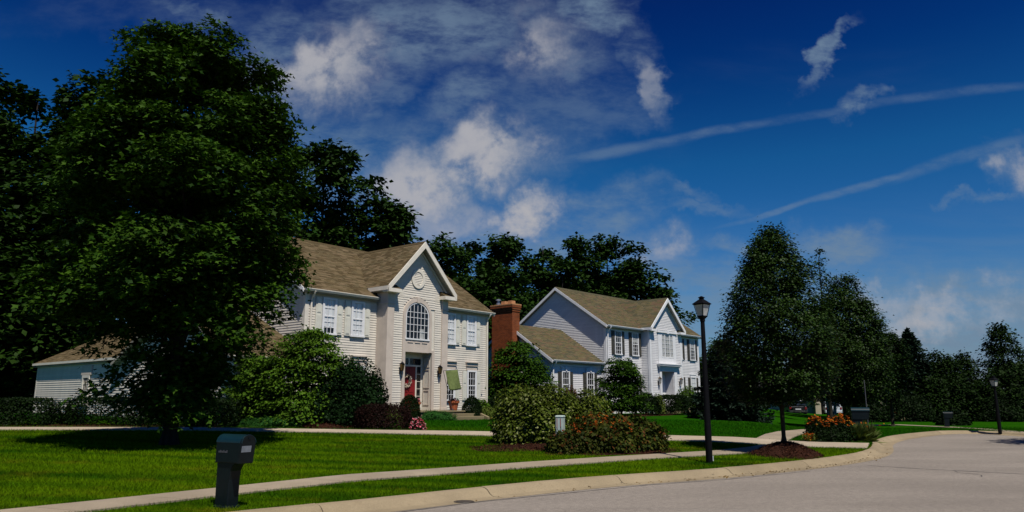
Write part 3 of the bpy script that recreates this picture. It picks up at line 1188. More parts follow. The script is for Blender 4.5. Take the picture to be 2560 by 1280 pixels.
def cream_house():
    p = h1
    L, D = 12.2, 9.55
    ze, zr, oh = 6.53, 9.9, .25
    sl = (zr - ze) / (4.77 + oh)
    zf = lambda y: ze + sl * (y + oh)
    # solid walls behind the boards
    w = MB()
    w.box(0, L, .012, D, z_(.3), z_(6.45))
    for x0, x1 in ((.012, .15), (L - .15, L - .012)):
        w.prism([(.02, z_(6.45)), (D - .02, z_(6.45)), (D / 2, z_(zr - .25))], 'x', x0, x1)
    # gabled entrance bay with its recess left open
    w.box(4.16, 5.39, -.69, .012, z_(.3), z_(7.0))
    w.box(7.13, 8.133, -.69, .012, z_(.3), z_(7.0))
    w.box(5.39, 7.13, -.69, .012, z_(3.99), z_(7.0))
    w.box(5.39, 7.13, -.69, .012, z_(.3), z_(1.17))
    w.prism([(4.16, z_(7.0)), (8.133, z_(7.0)), (6.147, z_(9.28))], 'y', -.69, .5)
    w.build('wall', M['cream_trim'], p)
    F = -.70
    # clapboards, one by one
    siding(p, (.16, 0), (4.16, 0), z_(.95), z_(6.42), M['cream'])
    siding(p, (8.133, 0), (L - .14, 0), z_(.95), z_(6.42), M['cream'])
    siding(p, (4.5, F), (5.19, F), z_(1.0), z_(6.98), M['cream'])
    siding(p, (7.32, F), (7.80, F), z_(1.0), z_(6.98), M['cream'])
    # the strip of wall over the arched window, between the pilasters
    gs = 2.5 / 2.336
    lim = lambda z: (max(0, (z + H1Z - 6.98) / gs), 3.973 - max(0, (z + H1Z - 6.98) / gs))
    siding(p, (4.16, F), (8.133, F), z_(6.70), z_(9.22), M['cream'], lim=lim)
    zz = 4.35
    hw = .105 * 0
    k = 0
    while zz < 6.68:
        # short boards beside the arched trim
        half = .97 if zz < 5.75 else .97 * math.sqrt(max(0, 1 - ((zz - 5.75) / .95) ** 2))
        if 5.19 < 6.105 - half - .02:
            board(p, (5.19, F), (6.105 - half, F), z_(zz), M['cream'])
            board(p, (6.105 + half, F), (7.32, F), z_(zz), M['cream'])
        zz += .115
    lw = lambda z: (max(0, ((D - 0) - D / 2) - (zr - .28 - (z + H1Z)) / sl) if z + H1Z > 6.45 else 0, D - max(0, D / 2 - (zr - .28 - (z + H1Z)) / sl) if z + H1Z > 6.45 else D)
    siding(p, (0, D), (0, .16), z_(3.6), z_(9.55), M['cream'], lim=lw)
    # corner boards and frieze
    for x0, x1 in ((-.03, .16), (L - .14, L + .03)):
        MB().box(x0, x1, -.045, .16, z_(.85), z_(6.42)).build('corner_board', M['cream_trim'], p)
    for x0, x1 in ((.16, 4.16), (8.2, L - .14)):
        MB().box(x0, x1, -.05, .0, z_(6.30), z_(6.45)).build('frieze_board', M['beige'], p)
    # pilasters of the bay
    for i, (x0, x1) in enumerate(((4.08, 4.5), (7.79, 8.21))):
        mb = MB()
        mb.box(x0, x1, -.80, .0 if i == 0 else -.02, z_(.9), z_(6.22))
        mb.box(x0 - .03, x1 + .03, -.84, .0, z_(6.22), z_(6.27))
        mb.box(x0, x1, -.80, .0 if i == 0 else -.02, z_(6.27), z_(6.80))
        mb.box(x0 - .05, x1 + .05, -.87, .0, z_(6.80), z_(6.92))
        mb.box(x0 - .02, x1 + .02, -.83, .0, z_(.9), z_(1.28))
        mb.build('pilaster', M['beige'], p, bevel=.008)
    # arched window and its surround
    cx = 6.105
    ou = arch_pts(cx, 1.94, 5.75, .92)
    inn = arch_pts(cx, 1.60, 5.75, .72)
    n = len(ou)
    mb = MB()
    fr, bk = F - .075, F + .01
    vs = [(x, fr, z_(z)) for x, z in ou] + [(x, fr, z_(z)) for x, z in inn] + [(x, bk, z_(z)) for x, z in ou] + [(x, bk, z_(z)) for x, z in inn]
    fs = []
    for k in range(n - 1):
        fs += [(k, k + 1, n + k + 1, n + k), (k, 2 * n + k, 2 * n + k + 1, k + 1), (n + k, n + k + 1, 3 * n + k + 1, 3 * n + k)]
    mb.add(vs, fs)
    mb.box(cx - .97, cx - .80, fr, bk, z_(1.05), z_(5.75))
    mb.box(cx + .80, cx + .97, fr, bk, z_(4.0), z_(5.75))
    mb.box(7.13, 7.30, fr, bk, z_(1.05), z_(4.0))
    mb.box(cx - .80, cx + .80, fr + .015, bk, z_(3.985), z_(4.60))
    mb.box(cx + .80, 7.30, fr + .01, bk, z_(3.985), z_(4.12))
    mb.prism([(cx - .09, z_(6.43)), (cx + .09, z_(6.43)), (cx + .115, z_(6.72)), (cx - .115, z_(6.72))], 'y', fr - .03, bk)
    for k in range(3):
        mb.box(cx - .66 + k * .48, cx - .30 + k * .48, fr - .012, fr + .016, z_(4.44), z_(4.475))
    sur = mb.build('window_surround', M['beige'], p)
    ou2 = arch_pts(cx, 1.58, 5.75, .70)
    in2 = arch_pts(cx, 1.46, 5.75, .64)
    mb = MB()
    fr2 = F - .05
    vs = [(x, fr2, z_(z)) for x, z in ou2] + [(x, fr2, z_(z)) for x, z in in2] + [(x, F - .01, z_(z)) for x, z in in2]
    fs = []
    for k in range(n - 1):
        fs += [(k, k + 1, n + k + 1, n + k), (n + k, n + k + 1, 2 * n + k + 1, 2 * n + k)]
    mb.add(vs, fs)
    mb.box(cx - .79, cx - .73, fr2, F - .01, z_(4.62), z_(5.75))
    mb.box(cx + .73, cx + .79, fr2, F - .01, z_(4.62), z_(5.75))
    mb.box(cx - .82, cx + .82, F - .10, F - .01, z_(4.58), z_(4.65))
    aw = mb.build('arched_window', M['white'], p)
    gl = [(cx - .74, 4.63)] + [(x, z) for x, z in in2] + [(cx + .74, 4.63)]
    MB().prism([(x, z_(z)) for x, z in gl], 'y', F - .024, F - .021).build('glass', M['glass'], aw)
    MB().prism([(x, z_(z)) for x, z in gl], 'y', F - .014, F - .011).build('interior', M['interior'], aw)
    mb = MB()
    for k in range(1, 6):
        x = cx - .73 + 1.46 * k / 6
        t = (x - cx) / .73
        zt = 5.75 + .64 * math.sqrt(max(0, 1 - t * t))
        mb.box(x - .012, x + .012, F - .043, F - .026, z_(4.65), z_(zt))
    for z in (4.65 + .345, 4.65 + .69, 4.65 + 1.035, 5.96):
        hw = .73 if z < 5.75 else .73 * math.sqrt(1 - ((z - 5.75) / .64) ** 2)
        mb.box(cx - hw, cx + hw, F - .042, F - .027, z_(z - .012), z_(z + .012))
    mb.build('glazing_bar', M['white'], aw)
    mb = MB()
    mb.box(cx + .18, cx + .46, F - .0185, F - .0165, z_(4.66), z_(5.15))
    mb.build('curtain', M['shade'], aw)
    # oval louvre in the gable
    ov = lambda a, b, y: [(6.09 + a * math.cos(2 * math.pi * k / 28), y, z_(7.66 + b * math.sin(2 * math.pi * k / 28))) for k in range(28)]
    mb = MB()
    vs = ov(.46, .50, F - .07) + ov(.30, .34, F - .07) + ov(.46, .50, F - .0) + ov(.30, .34, F - .0)
    fs = []
    for k in range(28):
        k2 = (k + 1) % 28
        fs += [(k, k2, 28 + k2, 28 + k), (k, 56 + k, 56 + k2, k2), (28 + k, 28 + k2, 84 + k2, 84 + k)]
    mb.add(vs, fs)
    vent = mb.build('oval_louvre', M['cream_trim'], p)
    for k in range(7):
        z = 7.37 + k * .085
        hw = .30 * math.sqrt(max(.02, 1 - ((z + .03 - 7.66) / .36) ** 2))
        MB().prism([(F - .05, z_(z)), (F - .045, z_(z - .008)), (F - .028, z_(z + .075)), (F - .03, z_(z + .08))], 'x', 6.09 - hw, 6.09 + hw).build('slat', M['cream_trim'], vent)
    # upstairs windows with lace curtains, downstairs windows, shutters
    for x0, x1, cov in ((.88, 1.66, .82), (2.50, 3.28, 1.0), (8.77, 9.54, 1.0), (10.42, 11.19, 1.0)):
        window(p, ((x0 + x1) / 2, -.026), 0, x1 - x0, 1.66, z_(4.58), M['white'], 3, (2, 3), 'curtain', cover=cov)
        for xs in (x0 - .185, x1 + .185):
            if 8.3 < xs < 8.7:
                continue
            shutter(p, xs, -.026, z_(4.60), z_(6.22), .33, M['sage'])
    for x0, x1 in ((2.66, 3.43), (8.77, 9.56), (10.50, 11.26)):
        window(p, ((x0 + x1) / 2, -.026), 0, x1 - x0, 1.62, z_(1.64), M['white'], 3, (2, 3), None)
        for xs in (x0 - .175, x1 + .175):
            if 8.3 < xs < 8.7:
                continue
            shutter(p, xs, -.026, z_(1.66), z_(3.22), .31, M['sage'])
        mb = MB()
        mb.box(x0 - .03, x1 + .03, -.085, -.02, z_(3.26), z_(3.48))
        mb.box(x0 - .06, x1 + .06, -.13, -.02, z_(3.48), z_(3.66))
        mb.box(x0 - .09, x1 + .09, -.20, -.02, z_(3.66), z_(3.72))
        mb.build('lintel', M['beige'], p)
    # sheer hanging in the right-hand ground-floor window
    # front door in its recess
    B = -.06
    mb = MB()
    mb.box(5.40, 7.12, B - .02, B + .02, z_(3.72), z_(3.985))
    mb.box(5.66, 5.76, B - .04, B + .02, z_(1.18), z_(3.32))
    mb.box(6.66, 6.74, B - .04, B + .02, z_(1.18), z_(3.32))
    mb.box(7.02, 7.12, B - .04, B + .02, z_(1.18), z_(3.72))
    mb.box(5.40, 7.02, B - .05, B + .02, z_(3.32), z_(3.40))
    mb.box(6.16, 6.24, B - .04, B + .02, z_(3.40), z_(3.72))
    mb.build('door_frame', M['cream_trim'], p)
    mb = MB()
    mb.box(5.77, 6.65, B - .03, B + .02, z_(1.19), z_(3.31))
    for xx in (5.86, 6.24):
        for a, b in ((1.32, 1.95), (2.05, 2.75), (2.85, 3.22)):
            mb.box(xx, xx + .30, B - .042, B - .031, z_(a), z_(b))
    dr = mb.build('front_door', M['reddoor'], p)
    MB().lathe([(.0, 0), (.02, 0), (.03, .03), (.03, .05), (.0, .065)], 0, 0, 10).build('handle', M['brass'], dr, (5.86, B - .09, z_(2.15)))
    for a, b in ((6.745, 7.015), (5.41, 5.655)):
        sg = MB().box(a, b, B - .012, B - .008, z_(1.5), z_(3.31)).build('sidelight', M['glass'], p)
        mb = MB()
        for k in range(1, 5):
            z = 1.5 + 1.81 * k / 5
            mb.box(a, b, B - .035, B - .013, z_(z - .012), z_(z + .012))
        mb.box(a, b, B - .03, B + .02, z_(1.19), z_(1.5))
        mb.build('glazing_bar', M['cream_trim'], sg)
        MB().box(a, b, B - .003, B, z_(1.5), z_(3.31)).build('interior', M['interior'], sg)
    tg = MB().box(5.41, 7.015, B - .012, B - .008, z_(3.40), z_(3.72)).build('transom', M['glass'], p)
    MB().box(5.41, 7.015, B - .003, B, z_(3.40), z_(3.72)).build('interior', M['interior'], tg)
    # panelled sides of the recess
    for x, sx in ((7.13, -1), (5.39, 1)):
        mb = MB()
        for a, b in ((1.42, 2.15), (2.26, 3.18), (3.28, 3.80)):
            y0, y1 = -.60, -.18
            for (u0, u1, v0, v1) in ((y0, y1, a, a + .035), (y0, y1, b - .035, b), (y0, y0 + .035, a + .035, b - .035), (y1 - .035, y1, a + .035, b - .035)):
                mb.box(min(x, x + sx * .022), max(x, x + sx * .022), u0, u1, z_(v0), z_(v1))
        mb.build('recess_panel', M['beige'], p)
    # roofs
    xo = .3
    A = (L + 2 * xo, 0, 0)
    pl = [((-xo, -oh, z_(ze)), A, (0, 4.77 + oh, zr - ze)),
          ((-xo, D + oh, z_(ze)), A, (0, -(4.77 + oh), zr - ze))]
    roof_part(p, pl, M['roof1'], M['grey_soffit'])
    gx0, gx1, gr, gzr, gze = 3.81, 8.483, 6.147, 9.53, 7.03
    pl = [((gx0, -1.1, z_(gze)), (0, 5.35, 0), (gr - gx0, 0, gzr - gze)),
          ((gx1, -1.1, z_(gze)), (0, 5.35, 0), (gr - gx1, 0, gzr - gze))]
    roof_part(p, pl, M['roof1'], M['grey_soffit'])
    # ridge caps
    mb = MB()
    mb.prism([(4.77 - .16, z_(zr - .09)), (4.77, z_(zr + .03)), (4.77 + .16, z_(zr - .09)), (4.77, z_(zr - .02))], 'x', -xo, L + xo)
    mb.prism([(gr - .12, z_(gzr - .10)), (gr, z_(gzr + .03)), (gr + .12, z_(gzr - .10)), (gr, z_(gzr - .02))], 'y', -1.1, 4.2)
    mb.build('ridge_cap', M['roof1'], p)
    # rakes of the entrance gable: barge boards, soffit, returns
    gsl = (gzr - gze) / (gr - gx0)
    for sx, x in ((1, gx0), (-1, gx1)):
        MB().prism([(x, z_(gze - .27)), (gr, z_(gzr - .34)), (gr, z_(gzr - .02)), (x, z_(gze + .02))], 'y', -1.16, -1.10).build('barge_board', M['cream_trim'], p)
        mb = MB()
        xa = x + sx * .28
        mb.prism([(xa, z_(gze - .05)), (gr, z_(gzr - .42)), (gr, z_(gzr - .27)), (xa, z_(gze + .10))], 'y', F - .06, F - .012)
        mb.build('frieze_board', M['cream_trim'], p)
        mb = MB()
        x2 = x + sx * .85
        mb.prism([(x, z_(gze - .28)), (x2, z_(gze - .28)), (x2, z_(gze - .10)), (x, z_(gze - .10))], 'y', -1.155, F)
        mb.build('cornice_return', M['cream_trim'], p)
        mb = MB()
        mb.prism([(-1.10, z_(gze - .095)), (F, z_(gze - .095)), (F, z_(gze + .16))], 'x', min(x + sx * .12, x2), max(x + sx * .12, x2))
        mb.build('return_roof', M['roof1'], p)
    # side fascia along the bay's eaves
    for x in (gx0, gx1):
        MB().box(x - .03, x + .03, -1.1, .35, z_(gze - .20), z_(gze - .01)).build('fascia', M['cream_trim'], p)
        xs = sorted((x + .03 * (1 if x < 6 else -1), 4.16 if x < 6 else 8.133))
        MB().box(xs[0], xs[1], -1.08, .3, z_(gze - .24), z_(gze - .21)).build('soffit', M['grey_soffit'], p)
    # rake boards of the main gables
    for x in (-xo, L + xo):
        for s in (0, 1):
            y0, y1 = (-oh, 4.77) if s == 0 else (D + oh, 4.77)
            MB().prism([(y0, z_(ze - .20)), (y1, z_(zr - .22)), (y1, z_(zr - .02)), (y0, z_(ze))], 'x', x - .025, x + .025).build('barge_board', M['white'], p)
    # eaves
    for x0, x1 in ((-xo, gx0 + .12), (gx1 - .12, L + xo)):
        MB().box(x0, x1, -oh, -.0, z_(ze - .17), z_(ze - .14)).build('soffit', M['grey_soffit'], p)
        gutter(p, x0, x1, -oh + .01, z_(ze), M['cream_trim'])
    downpipe(p, .28, -.0, z_(1.0), z_(ze - .1), M['cream_trim'], oh)
    downpipe(p, L - .08, -.03, z_(1.0), z_(ze - .1), M['cream_trim'], oh)
    wall_lantern(p, 5.02, F - .03, z_(3.2))
    wall_lantern(p, 7.60, F - .03, z_(3.12))
    # ---- single-storey wing and garage on the left
    q = MB()
    q.box(-3.5, .0, -.5, 9.6, z_(.3), z_(3.40))
    q.box(-3.5, 5.0, 9.6, 20.2, z_(.2), z_(3.62))
    q.build('wing_wall', M['cream_trim'], p)
    siding(p, (-3.5, 20.1), (-3.5, 9.0), z_(.75), z_(3.50), M['cream'])
    joined_siding(p, [((-3.5, 9.0), (-3.5, -.36), z_(.75), z_(3.36), None), ((-3.36, -.5), (-.0, -.5), z_(.75), z_(3.36), None),
                      ((4.16, 0), (4.16, -.69), z_(1.0), z_(6.9), None), ((12.2, .16), (12.2, 9.5), z_(1.0), z_(6.4), None)], M['cream'])
    for xy in ((-3.53, -3.36, -.545, -.36), (-3.53, -3.4, 20.1, 20.23)):
        MB().box(xy[0], xy[1], xy[2], xy[3], z_(.75), z_(3.5)).build('corner_board', M['cream_trim'], p)
    window(p, (-3.526, 13.3), -math.pi / 2, .9, 1.5, z_(1.42), M['cream_trim'], 3, (2, 2), None, .14)
    MB().box(-3.60, -3.52, 12.7, 13.9, z_(2.93), z_(3.40)).build('lintel', M['beige'], p)
    window(p, (-2.35, -.526), 0, .80, 1.55, z_(1.66), M['white'], 3, (2, 3), None)
    window(p, (-1.55, -.526), 0, .80, 1.55, z_(1.66), M['white'], 3, (2, 3), None)
    # lower wing roof leaning on the main house, hipped garage roof
    sl2 = .47
    ez = 3.40
    pl = [((-3.85, -.85, z_(ez)), (3.85, 0, 0), (0, 5.4, 5.4 * sl2)),
          ((-3.85, 9.95, z_(ez)), (3.85, 0, 0), (0, -5.4, 5.4 * sl2))]
    roof_part(p, pl, M['roof1'], M['grey_soffit'])
    MB().prism([(-.4, z_(3.38)), (9.5, z_(3.38)), (4.55, z_(5.72))], 'x', -3.49, -3.35).build('wing_gable', M['cream'], p)
    gutter(p, -3.85, 0.02, -.84, z_(ez), M['cream_trim'])
    x0, x1, y0, y1 = -3.66, 5.3, 9.3, 20.5
    hz = 3.70
    ri = (x1 - x0) / 2 * .62
    hw = (x1 - x0) / 2
    pl = [((x0, y1, z_(hz)), (0, -(y1 - y0), 0), (hw, 0, ri)), ((x1, y0, z_(hz)), (0, y1 - y0, 0), (-hw, 0, ri)),
          ((x0, y0, z_(hz)), (x1 - x0, 0, 0), (0, hw, ri)), ((x1, y1, z_(hz)), (-(x1 - x0), 0, 0), (0, -hw, ri))]
    k = hw / (y1 - y0)
    roof_part(p, pl, M['roof1'], M['grey_soffit'], {0: (lambda v: k * v, lambda v: 1 - k * v), 1: (lambda v: k * v, lambda v: 1 - k * v),
                                                     2: (lambda v: .5 * v, lambda v: 1 - .5 * v), 3: (lambda v: .5 * v, lambda v: 1 - .5 * v)})
    MB().box(x0 - .07, x0, y0, y1, z_(hz - .12), z_(hz + .0)).build('gutter', M['cream_trim'], p)
    MB().box(x0, -3.5, y0, y1, z_(hz - .20), z_(hz - .17)).build('soffit', M['grey_soffit'], p)
    # porch and steps
    mb = MB()
    mb.box(5.0, 7.9, -2.3, -.705, z_(.5), z_(1.10))
    mb.box(4.95, 7.95, -2.35, -.70, z_(1.10), z_(1.17))
    mb.box(5.40, 7.12, -.70, -.04, z_(1.10), z_(1.175))
    mb.build('porch', M['step'], p, bevel=.015)
    mb = MB()
    mb.box(6.2, 8.3, -2.72, -2.36, z_(.5), z_(1.03))
    mb.build('step', M['step'], p, bevel=.015)
    MB().box(6.2, 8.5, -3.1, -2.725, z_(.5), z_(.90)).build('step', M['step'], p, bevel=.015)
    MB().prism([(-3.3, z_(.6)), (-.9, z_(.6)), (-.9, z_(1.16)), (-2.4, z_(1.16)), (-3.3, z_(.86))], 'x', 8.52, 8.68).build('step_wall', M['step'], p, bevel=.01)


cream_house()

# ---- the white house -------------------------------------------------------------------------------
H2Z = .82
h2 = empty('house', (6.387, 50.501, H2Z), math.atan2(math.cos(R(41.96)), math.sin(R(41.96))),
           'white two-storey house with dark shutters, olive roof and a red brick chimney', 'house', 'family houses along the street')


def white_house():
    p = h2
    z_ = lambda z: z - H2Z
    L, D = 12.9, 8.306
    ze, zr, oh = 6.68, 9.69, .30
    sl = (zr - ze) / (4.153 + oh)
    w = MB()
    w.box(0, L, .012, D, z_(.3), z_(6.6))
    for x0, x1 in ((.012, .15), (L - .15, L - .012)):
        w.prism([(.02, z_(6.6)), (D - .02, z_(6.6)), (D / 2, z_(zr - .22))], 'x', x0, x1)
    F = -.73
    w.box(4.385, 5.83, F + .012, .012, z_(.3), z_(6.7))
    w.box(7.55, 8.816, F + .012, .012, z_(.3), z_(6.7))
    w.box(5.83, 7.55, F + .012, .012, z_(3.72), z_(6.7))
    w.box(5.83, 7.55, F + .012, .012, z_(.3), z_(.95))
    w.prism([(4.385, z_(6.7)), (8.816, z_(6.7)), (6.6, z_(8.82))], 'y', F + .012, .5)
    # wing
    w.box(-5.33, .0, .475, 7.3, z_(.3), z_(4.02))
    w.prism([(.48, z_(4.02)), (7.3, z_(4.02)), (3.92, z_(6.4))], 'x', -5.318, -5.2)
    w.build('wall', M['white_siding'], p)
    m = M['white_siding']
    siding(p, (.17, 0), (4.385, 0), z_(1.0), z_(6.5), m, .12)
    siding(p, (8.816, 0), (L - .13, 0), z_(1.0), z_(6.5), m, .12)
    siding(p, (4.55, F), (5.48, F), z_(1.0), z_(6.72), m, .12)
    siding(p, (8.0, F), (8.66, F), z_(1.0), z_(6.72), m, .12)
    gs = 2.36 / 2.466
    lim = lambda z: (max(0, (z + H2Z - 6.74) / gs * 1.02), 4.431 - max(0, (z + H2Z - 6.74) / gs * 1.02))
    siding(p, (4.385, F), (8.816, F), z_(6.72), z_(8.76), m, .12, lim)
    top = zr - .22
    lw = lambda z: ((D / 2 - (top - (z + H2Z)) / sl) if z + H2Z > 6.4 else 0, (D / 2 + (top - (z + H2Z)) / sl) if z + H2Z > 6.4 else D)
    siding(p, (0, D), (0, .16), z_(4.0), z_(9.4), m, .12, lw)
    siding(p, (-5.2, .463), (-.0, .463), z_(1.0), z_(3.95), m, .12)
    lg = lambda z: ((3.4 - (6.38 - (z + H2Z)) / .66) if z + H2Z > 4.02 else 0, (3.4 + (6.38 - (z + H2Z)) / .66) if z + H2Z > 4.02 else 6.84)
    joined_siding(p, [((-5.33, 7.3), (-5.33, .62), z_(1.0), z_(6.3), lg), ((4.385, -.0), (4.385, F + .14), z_(1.0), z_(6.6), None),
                      ((0, .47), (0, .16), z_(1.0), z_(4.0), None), ((L, .16), (L, D), z_(1.0), z_(6.5), None)], m, .12)
    for x0, x1, ya in ((-.035, .17, -.045), (L - .13, L + .035, -.045)):
        MB().box(x0, x1, ya, .16, z_(.9), z_(6.5)).build('corner_board', M['white'], p)
    for x0, x1 in ((4.34, 4.55), (8.66, 8.86)):
        MB().box(x0, x1, F - .045, F + .14, z_(.9), z_(6.62)).build('corner_board', M['white'], p)
    MB().box(-5.365, -5.2, .42, .62, z_(.9), z_(4.0)).build('corner_board', M['white'], p)
    MB().box(-.02, .0, .42, .47, z_(.9), z_(4.0)).build('corner_board', M['white'], p)
    for x0, x1, y in ((.17, 4.34, 0), (8.87, L - .13, 0), (-5.2, -.03, .463)):
        zt = 6.58 if y == 0 else 4.0
        MB().box(x0, x1, y - .05, y, z_(zt - .2), z_(zt)).build('frieze_board', M['white'], p)
    # windows with dark shutters
    S_ = M['dark_shutter']
    for x0, x1, cov in ((.97, 1.80, None), (3.13, 3.96, .42), (11.44, 12.26, .4)):
        window(p, ((x0 + x1) / 2, -.026), 0, x1 - x0, 1.66, z_(4.74), M['white'], 3, (2, 3), 'shade' if cov else None, .07, cov or 1)
        for xs in (x0 - .19, x1 + .19):
            shutter(p, xs, -.026, z_(4.74), z_(6.38), .34, S_)
    shutter(p, 10.44, -.026, z_(4.74), z_(6.38), .30, S_)
    shutter(p, 9.15, -.026, z_(4.74), z_(6.38), .30, S_)
    window(p, (9.8, -.026), 0, .82, 1.66, z_(4.74), M['white'], 3, (2, 3), 'shade', .07, .4)
    window(p, (9.8, -.026), 0, .82, 1.7, z_(1.75), M['white'], 3, (2, 3), None, .07)
    shutter(p, 10.36, -.026, z_(1.75), z_(3.40), .30, S_)
    for x0, x1 in ((3.05, 3.86), (11.36, 12.22)):
        window(p, ((x0 + x1) / 2, -.026), 0, x1 - x0, 1.7, z_(1.75), M['white'], 3, (2, 3), 'curtain' if x0 > 9 else None, .07, .5)
        for xs in (x0 - .19, x1 + .19):
            shutter(p, xs, -.026, z_(1.75), z_(3.40), .30, S_)
        mb = MB()
        mb.box(x0 - .03, x1 + .03, -.07, -.02, z_(3.46), z_(3.60))
        mb.box(x0 - .06, x1 + .06, -.10, -.02, z_(3.60), z_(3.66))
        mb.build('lintel', M['white'], p)
    for x0, x1 in ((-4.38, -3.58), (-1.74, -.92)):
        window(p, ((x0 + x1) / 2, .437), 0, x1 - x0, 1.68, z_(1.80), M['white'], 3, (2, 3), None, .07)
        for xs in (x0 - .19, x1 + .19):
            shutter(p, xs, .437, z_(1.80), z_(3.44), .33, S_)
        mb = MB()
        mb.box(x0 - .05, x1 + .05, .36, .44, z_(3.49), z_(3.68))
        mb.box(x0 - .09, x1 + .09, .33, .44, z_(3.68), z_(3.74))
        c = (x0 + x1) / 2
        mb.prism([(c - .06, z_(3.50)), (c + .06, z_(3.50)), (c + .09, z_(3.80)), (c - .09, z_(3.80))], 'y', .32, .36)
        mb.build('lintel', M['white'], p)
    # entrance bay: tall window in a white panel, cornice, recessed white door
    mb = MB()
    mb.box(5.50, 8.0, F - .04, F + .01, z_(4.28), z_(4.70))
    mb.box(5.50, 5.95, F - .04, F + .01, z_(4.70), z_(6.52))
    mb.box(7.64, 8.0, F - .04, F + .01, z_(4.70), z_(6.52))
    mb.box(5.95, 7.64, F - .04, F + .01, z_(6.46), z_(6.52))
    mb.box(5.35, 6.66, F - .12, F + .01, z_(6.52), z_(6.66))
    mb.box(6.94, 8.2, F - .12, F + .01, z_(6.52), z_(6.66))
    mb.prism([(6.66, z_(6.48)), (6.94, z_(6.48)), (6.98, z_(6.74)), (6.62, z_(6.74))], 'y', F - .14, F + .01)
    mb.build('window_surround', M['white'], p)
    wb = MB()
    for a, b in ((5.95, 6.03), (7.56, 7.64), (6.40, 6.48), (7.10, 7.18)):
        wb.box(a, b, F - .055, F - .0, z_(4.70), z_(6.46))
    wb.box(6.03, 7.56, F - .05, F, z_(4.70), z_(4.78))
    wb.box(6.03, 7.56, F - .05, F, z_(6.38), z_(6.46))
    tw = wb.build('tall_window', M['white'], p)
    gb = MB()
    for a, b, n in ((6.03, 6.40, 2), (6.48, 7.10, 2), (7.18, 7.56, 2)):
        MB().box(a, b, F - .022, F - .019, z_(4.78), z_(6.38)).build('glass', M['glass'], tw)
        MB().box(a, b, F - .012, F - .010, z_(4.78), z_(6.38)).build('curtain', M['shade'], tw)
        gb.box((a + b) / 2 - .012, (a + b) / 2 + .012, F - .04, F - .023, z_(4.78), z_(6.38))
        for k in range(1, 5):
            z = 4.78 + 1.6 * k / 5
            gb.box(a, b, F - .039, F - .024, z_(z - .012), z_(z + .012))
    gb.build('glazing_bar', M['white'], tw)
    mb = MB()
    for k, (e, a, b) in enumerate(((.0, 3.72, 3.86), (.04, 3.86, 4.02), (.12, 4.02, 4.10), (.20, 4.10, 4.20), (.24, 4.20, 4.26))):
        mb.box(5.46 - e, 8.10 + e, F - .10 - e, F + .0, z_(a), z_(b))
    mb.build('door_cornice', M['white'], p)
    for a, b in ((5.52, 5.80), (7.58, 7.98)):
        MB().box(a, b, F - .08, F + .01, z_(.95), z_(3.72)).build('pilaster', M['white'], p, bevel=.006)
    mb = MB()
    mb.box(5.84, 6.28, -.03, .02, z_(.96), z_(3.70))
    mb.box(6.30, 7.54, -.05, .02, z_(.96), z_(3.70))
    for xx in (6.40, 6.98):
        for a, b in ((1.15, 1.95), (2.05, 2.85), (2.95, 3.30)):
            mb.box(xx, xx + .46, -.062, -.051, z_(a), z_(b))
    fd = mb.build('front_door', M['white'], p)
    MB().lathe([(.0, 0), (.02, 0), (.03, .03), (.0, .06)], 0, 0, 10).build('handle', M['brass'], fd, (6.38, -.12, z_(2.0)))
    wall_lantern(p, 5.30, F - .03, z_(3.0), 1.05, 'brass')
    wall_lantern(p, 8.35, F - .03, z_(3.0), 1.05, 'brass')
    MB().box(5.0, 8.5, -2.0, F - .01, z_(.3), z_(.93)).build('porch', M['step'], p, bevel=.015)
    # roofs
    A = (L + .5, 0, 0)
    roof_part(p, [((-.28, -oh, z_(ze)), A, (0, 4.153 + oh, zr - ze)), ((-.28, D + oh, z_(ze)), A, (0, -(4.153 + oh), zr - ze))], M['roof2'], M['grey_soffit'])
    gx0, gx1, gr, gzr, gze = 4.14, 9.08, 6.61, 9.12, 6.78
    roof_part(p, [((gx0, -1.03, z_(gze)), (0, 4.3, 0), (gr - gx0, 0, gzr - gze)), ((gx1, -1.03, z_(gze)), (0, 4.3, 0), (gr - gx1, 0, gzr - gze))], M['roof2'], M['grey_soffit'])
    wz, wr, wzr = 4.14, 3.92, 6.62
    roof_part(p, [((-5.6, .16, z_(wz)), (5.58, 0, 0), (0, wr - .16, wzr - wz)), ((-5.6, 7.68, z_(wz)), (5.58, 0, 0), (0, wr - 7.68, wzr - wz))], M['roof2'], M['grey_soffit'])
    mb = MB()
    mb.prism([(4.153 - .16, z_(zr - .09)), (4.153, z_(zr + .03)), (4.153 + .16, z_(zr - .09)), (4.153, z_(zr - .02))], 'x', -.28, L + .22)
    mb.prism([(gr - .12, z_(gzr - .10)), (gr, z_(gzr + .03)), (gr + .12, z_(gzr - .10)), (gr, z_(gzr - .02))], 'y', -1.03, 3.2)
    mb.build('ridge_cap', M['roof2'], p)
    for sx, x in ((1, gx0), (-1, gx1)):
        MB().prism([(x, z_(gze - .24)), (gr, z_(gzr - .30)), (gr, z_(gzr - .02)), (x, z_(gze + .02))], 'y', -1.09, -1.03).build('barge_board', M['white'], p)
        xa = x + sx * .25
        MB().prism([(xa, z_(gze - .04)), (gr, z_(gzr - .38)), (gr, z_(gzr - .24)), (xa, z_(gze + .08))], 'y', F - .06, F - .012).build('frieze_board', M['white'], p)
        x2 = x + sx * .75
        MB().prism([(x, z_(gze - .25)), (x2, z_(gze - .25)), (x2, z_(gze - .10)), (x, z_(gze - .10))], 'y', -1.085, F).build('cornice_return', M['white'], p)
        MB().prism([(-1.03, z_(gze - .095)), (F, z_(gze - .095)), (F, z_(gze + .12))], 'x', min(x + sx * .12, x2), max(x + sx * .12, x2)).build('return_roof', M['roof2'], p)
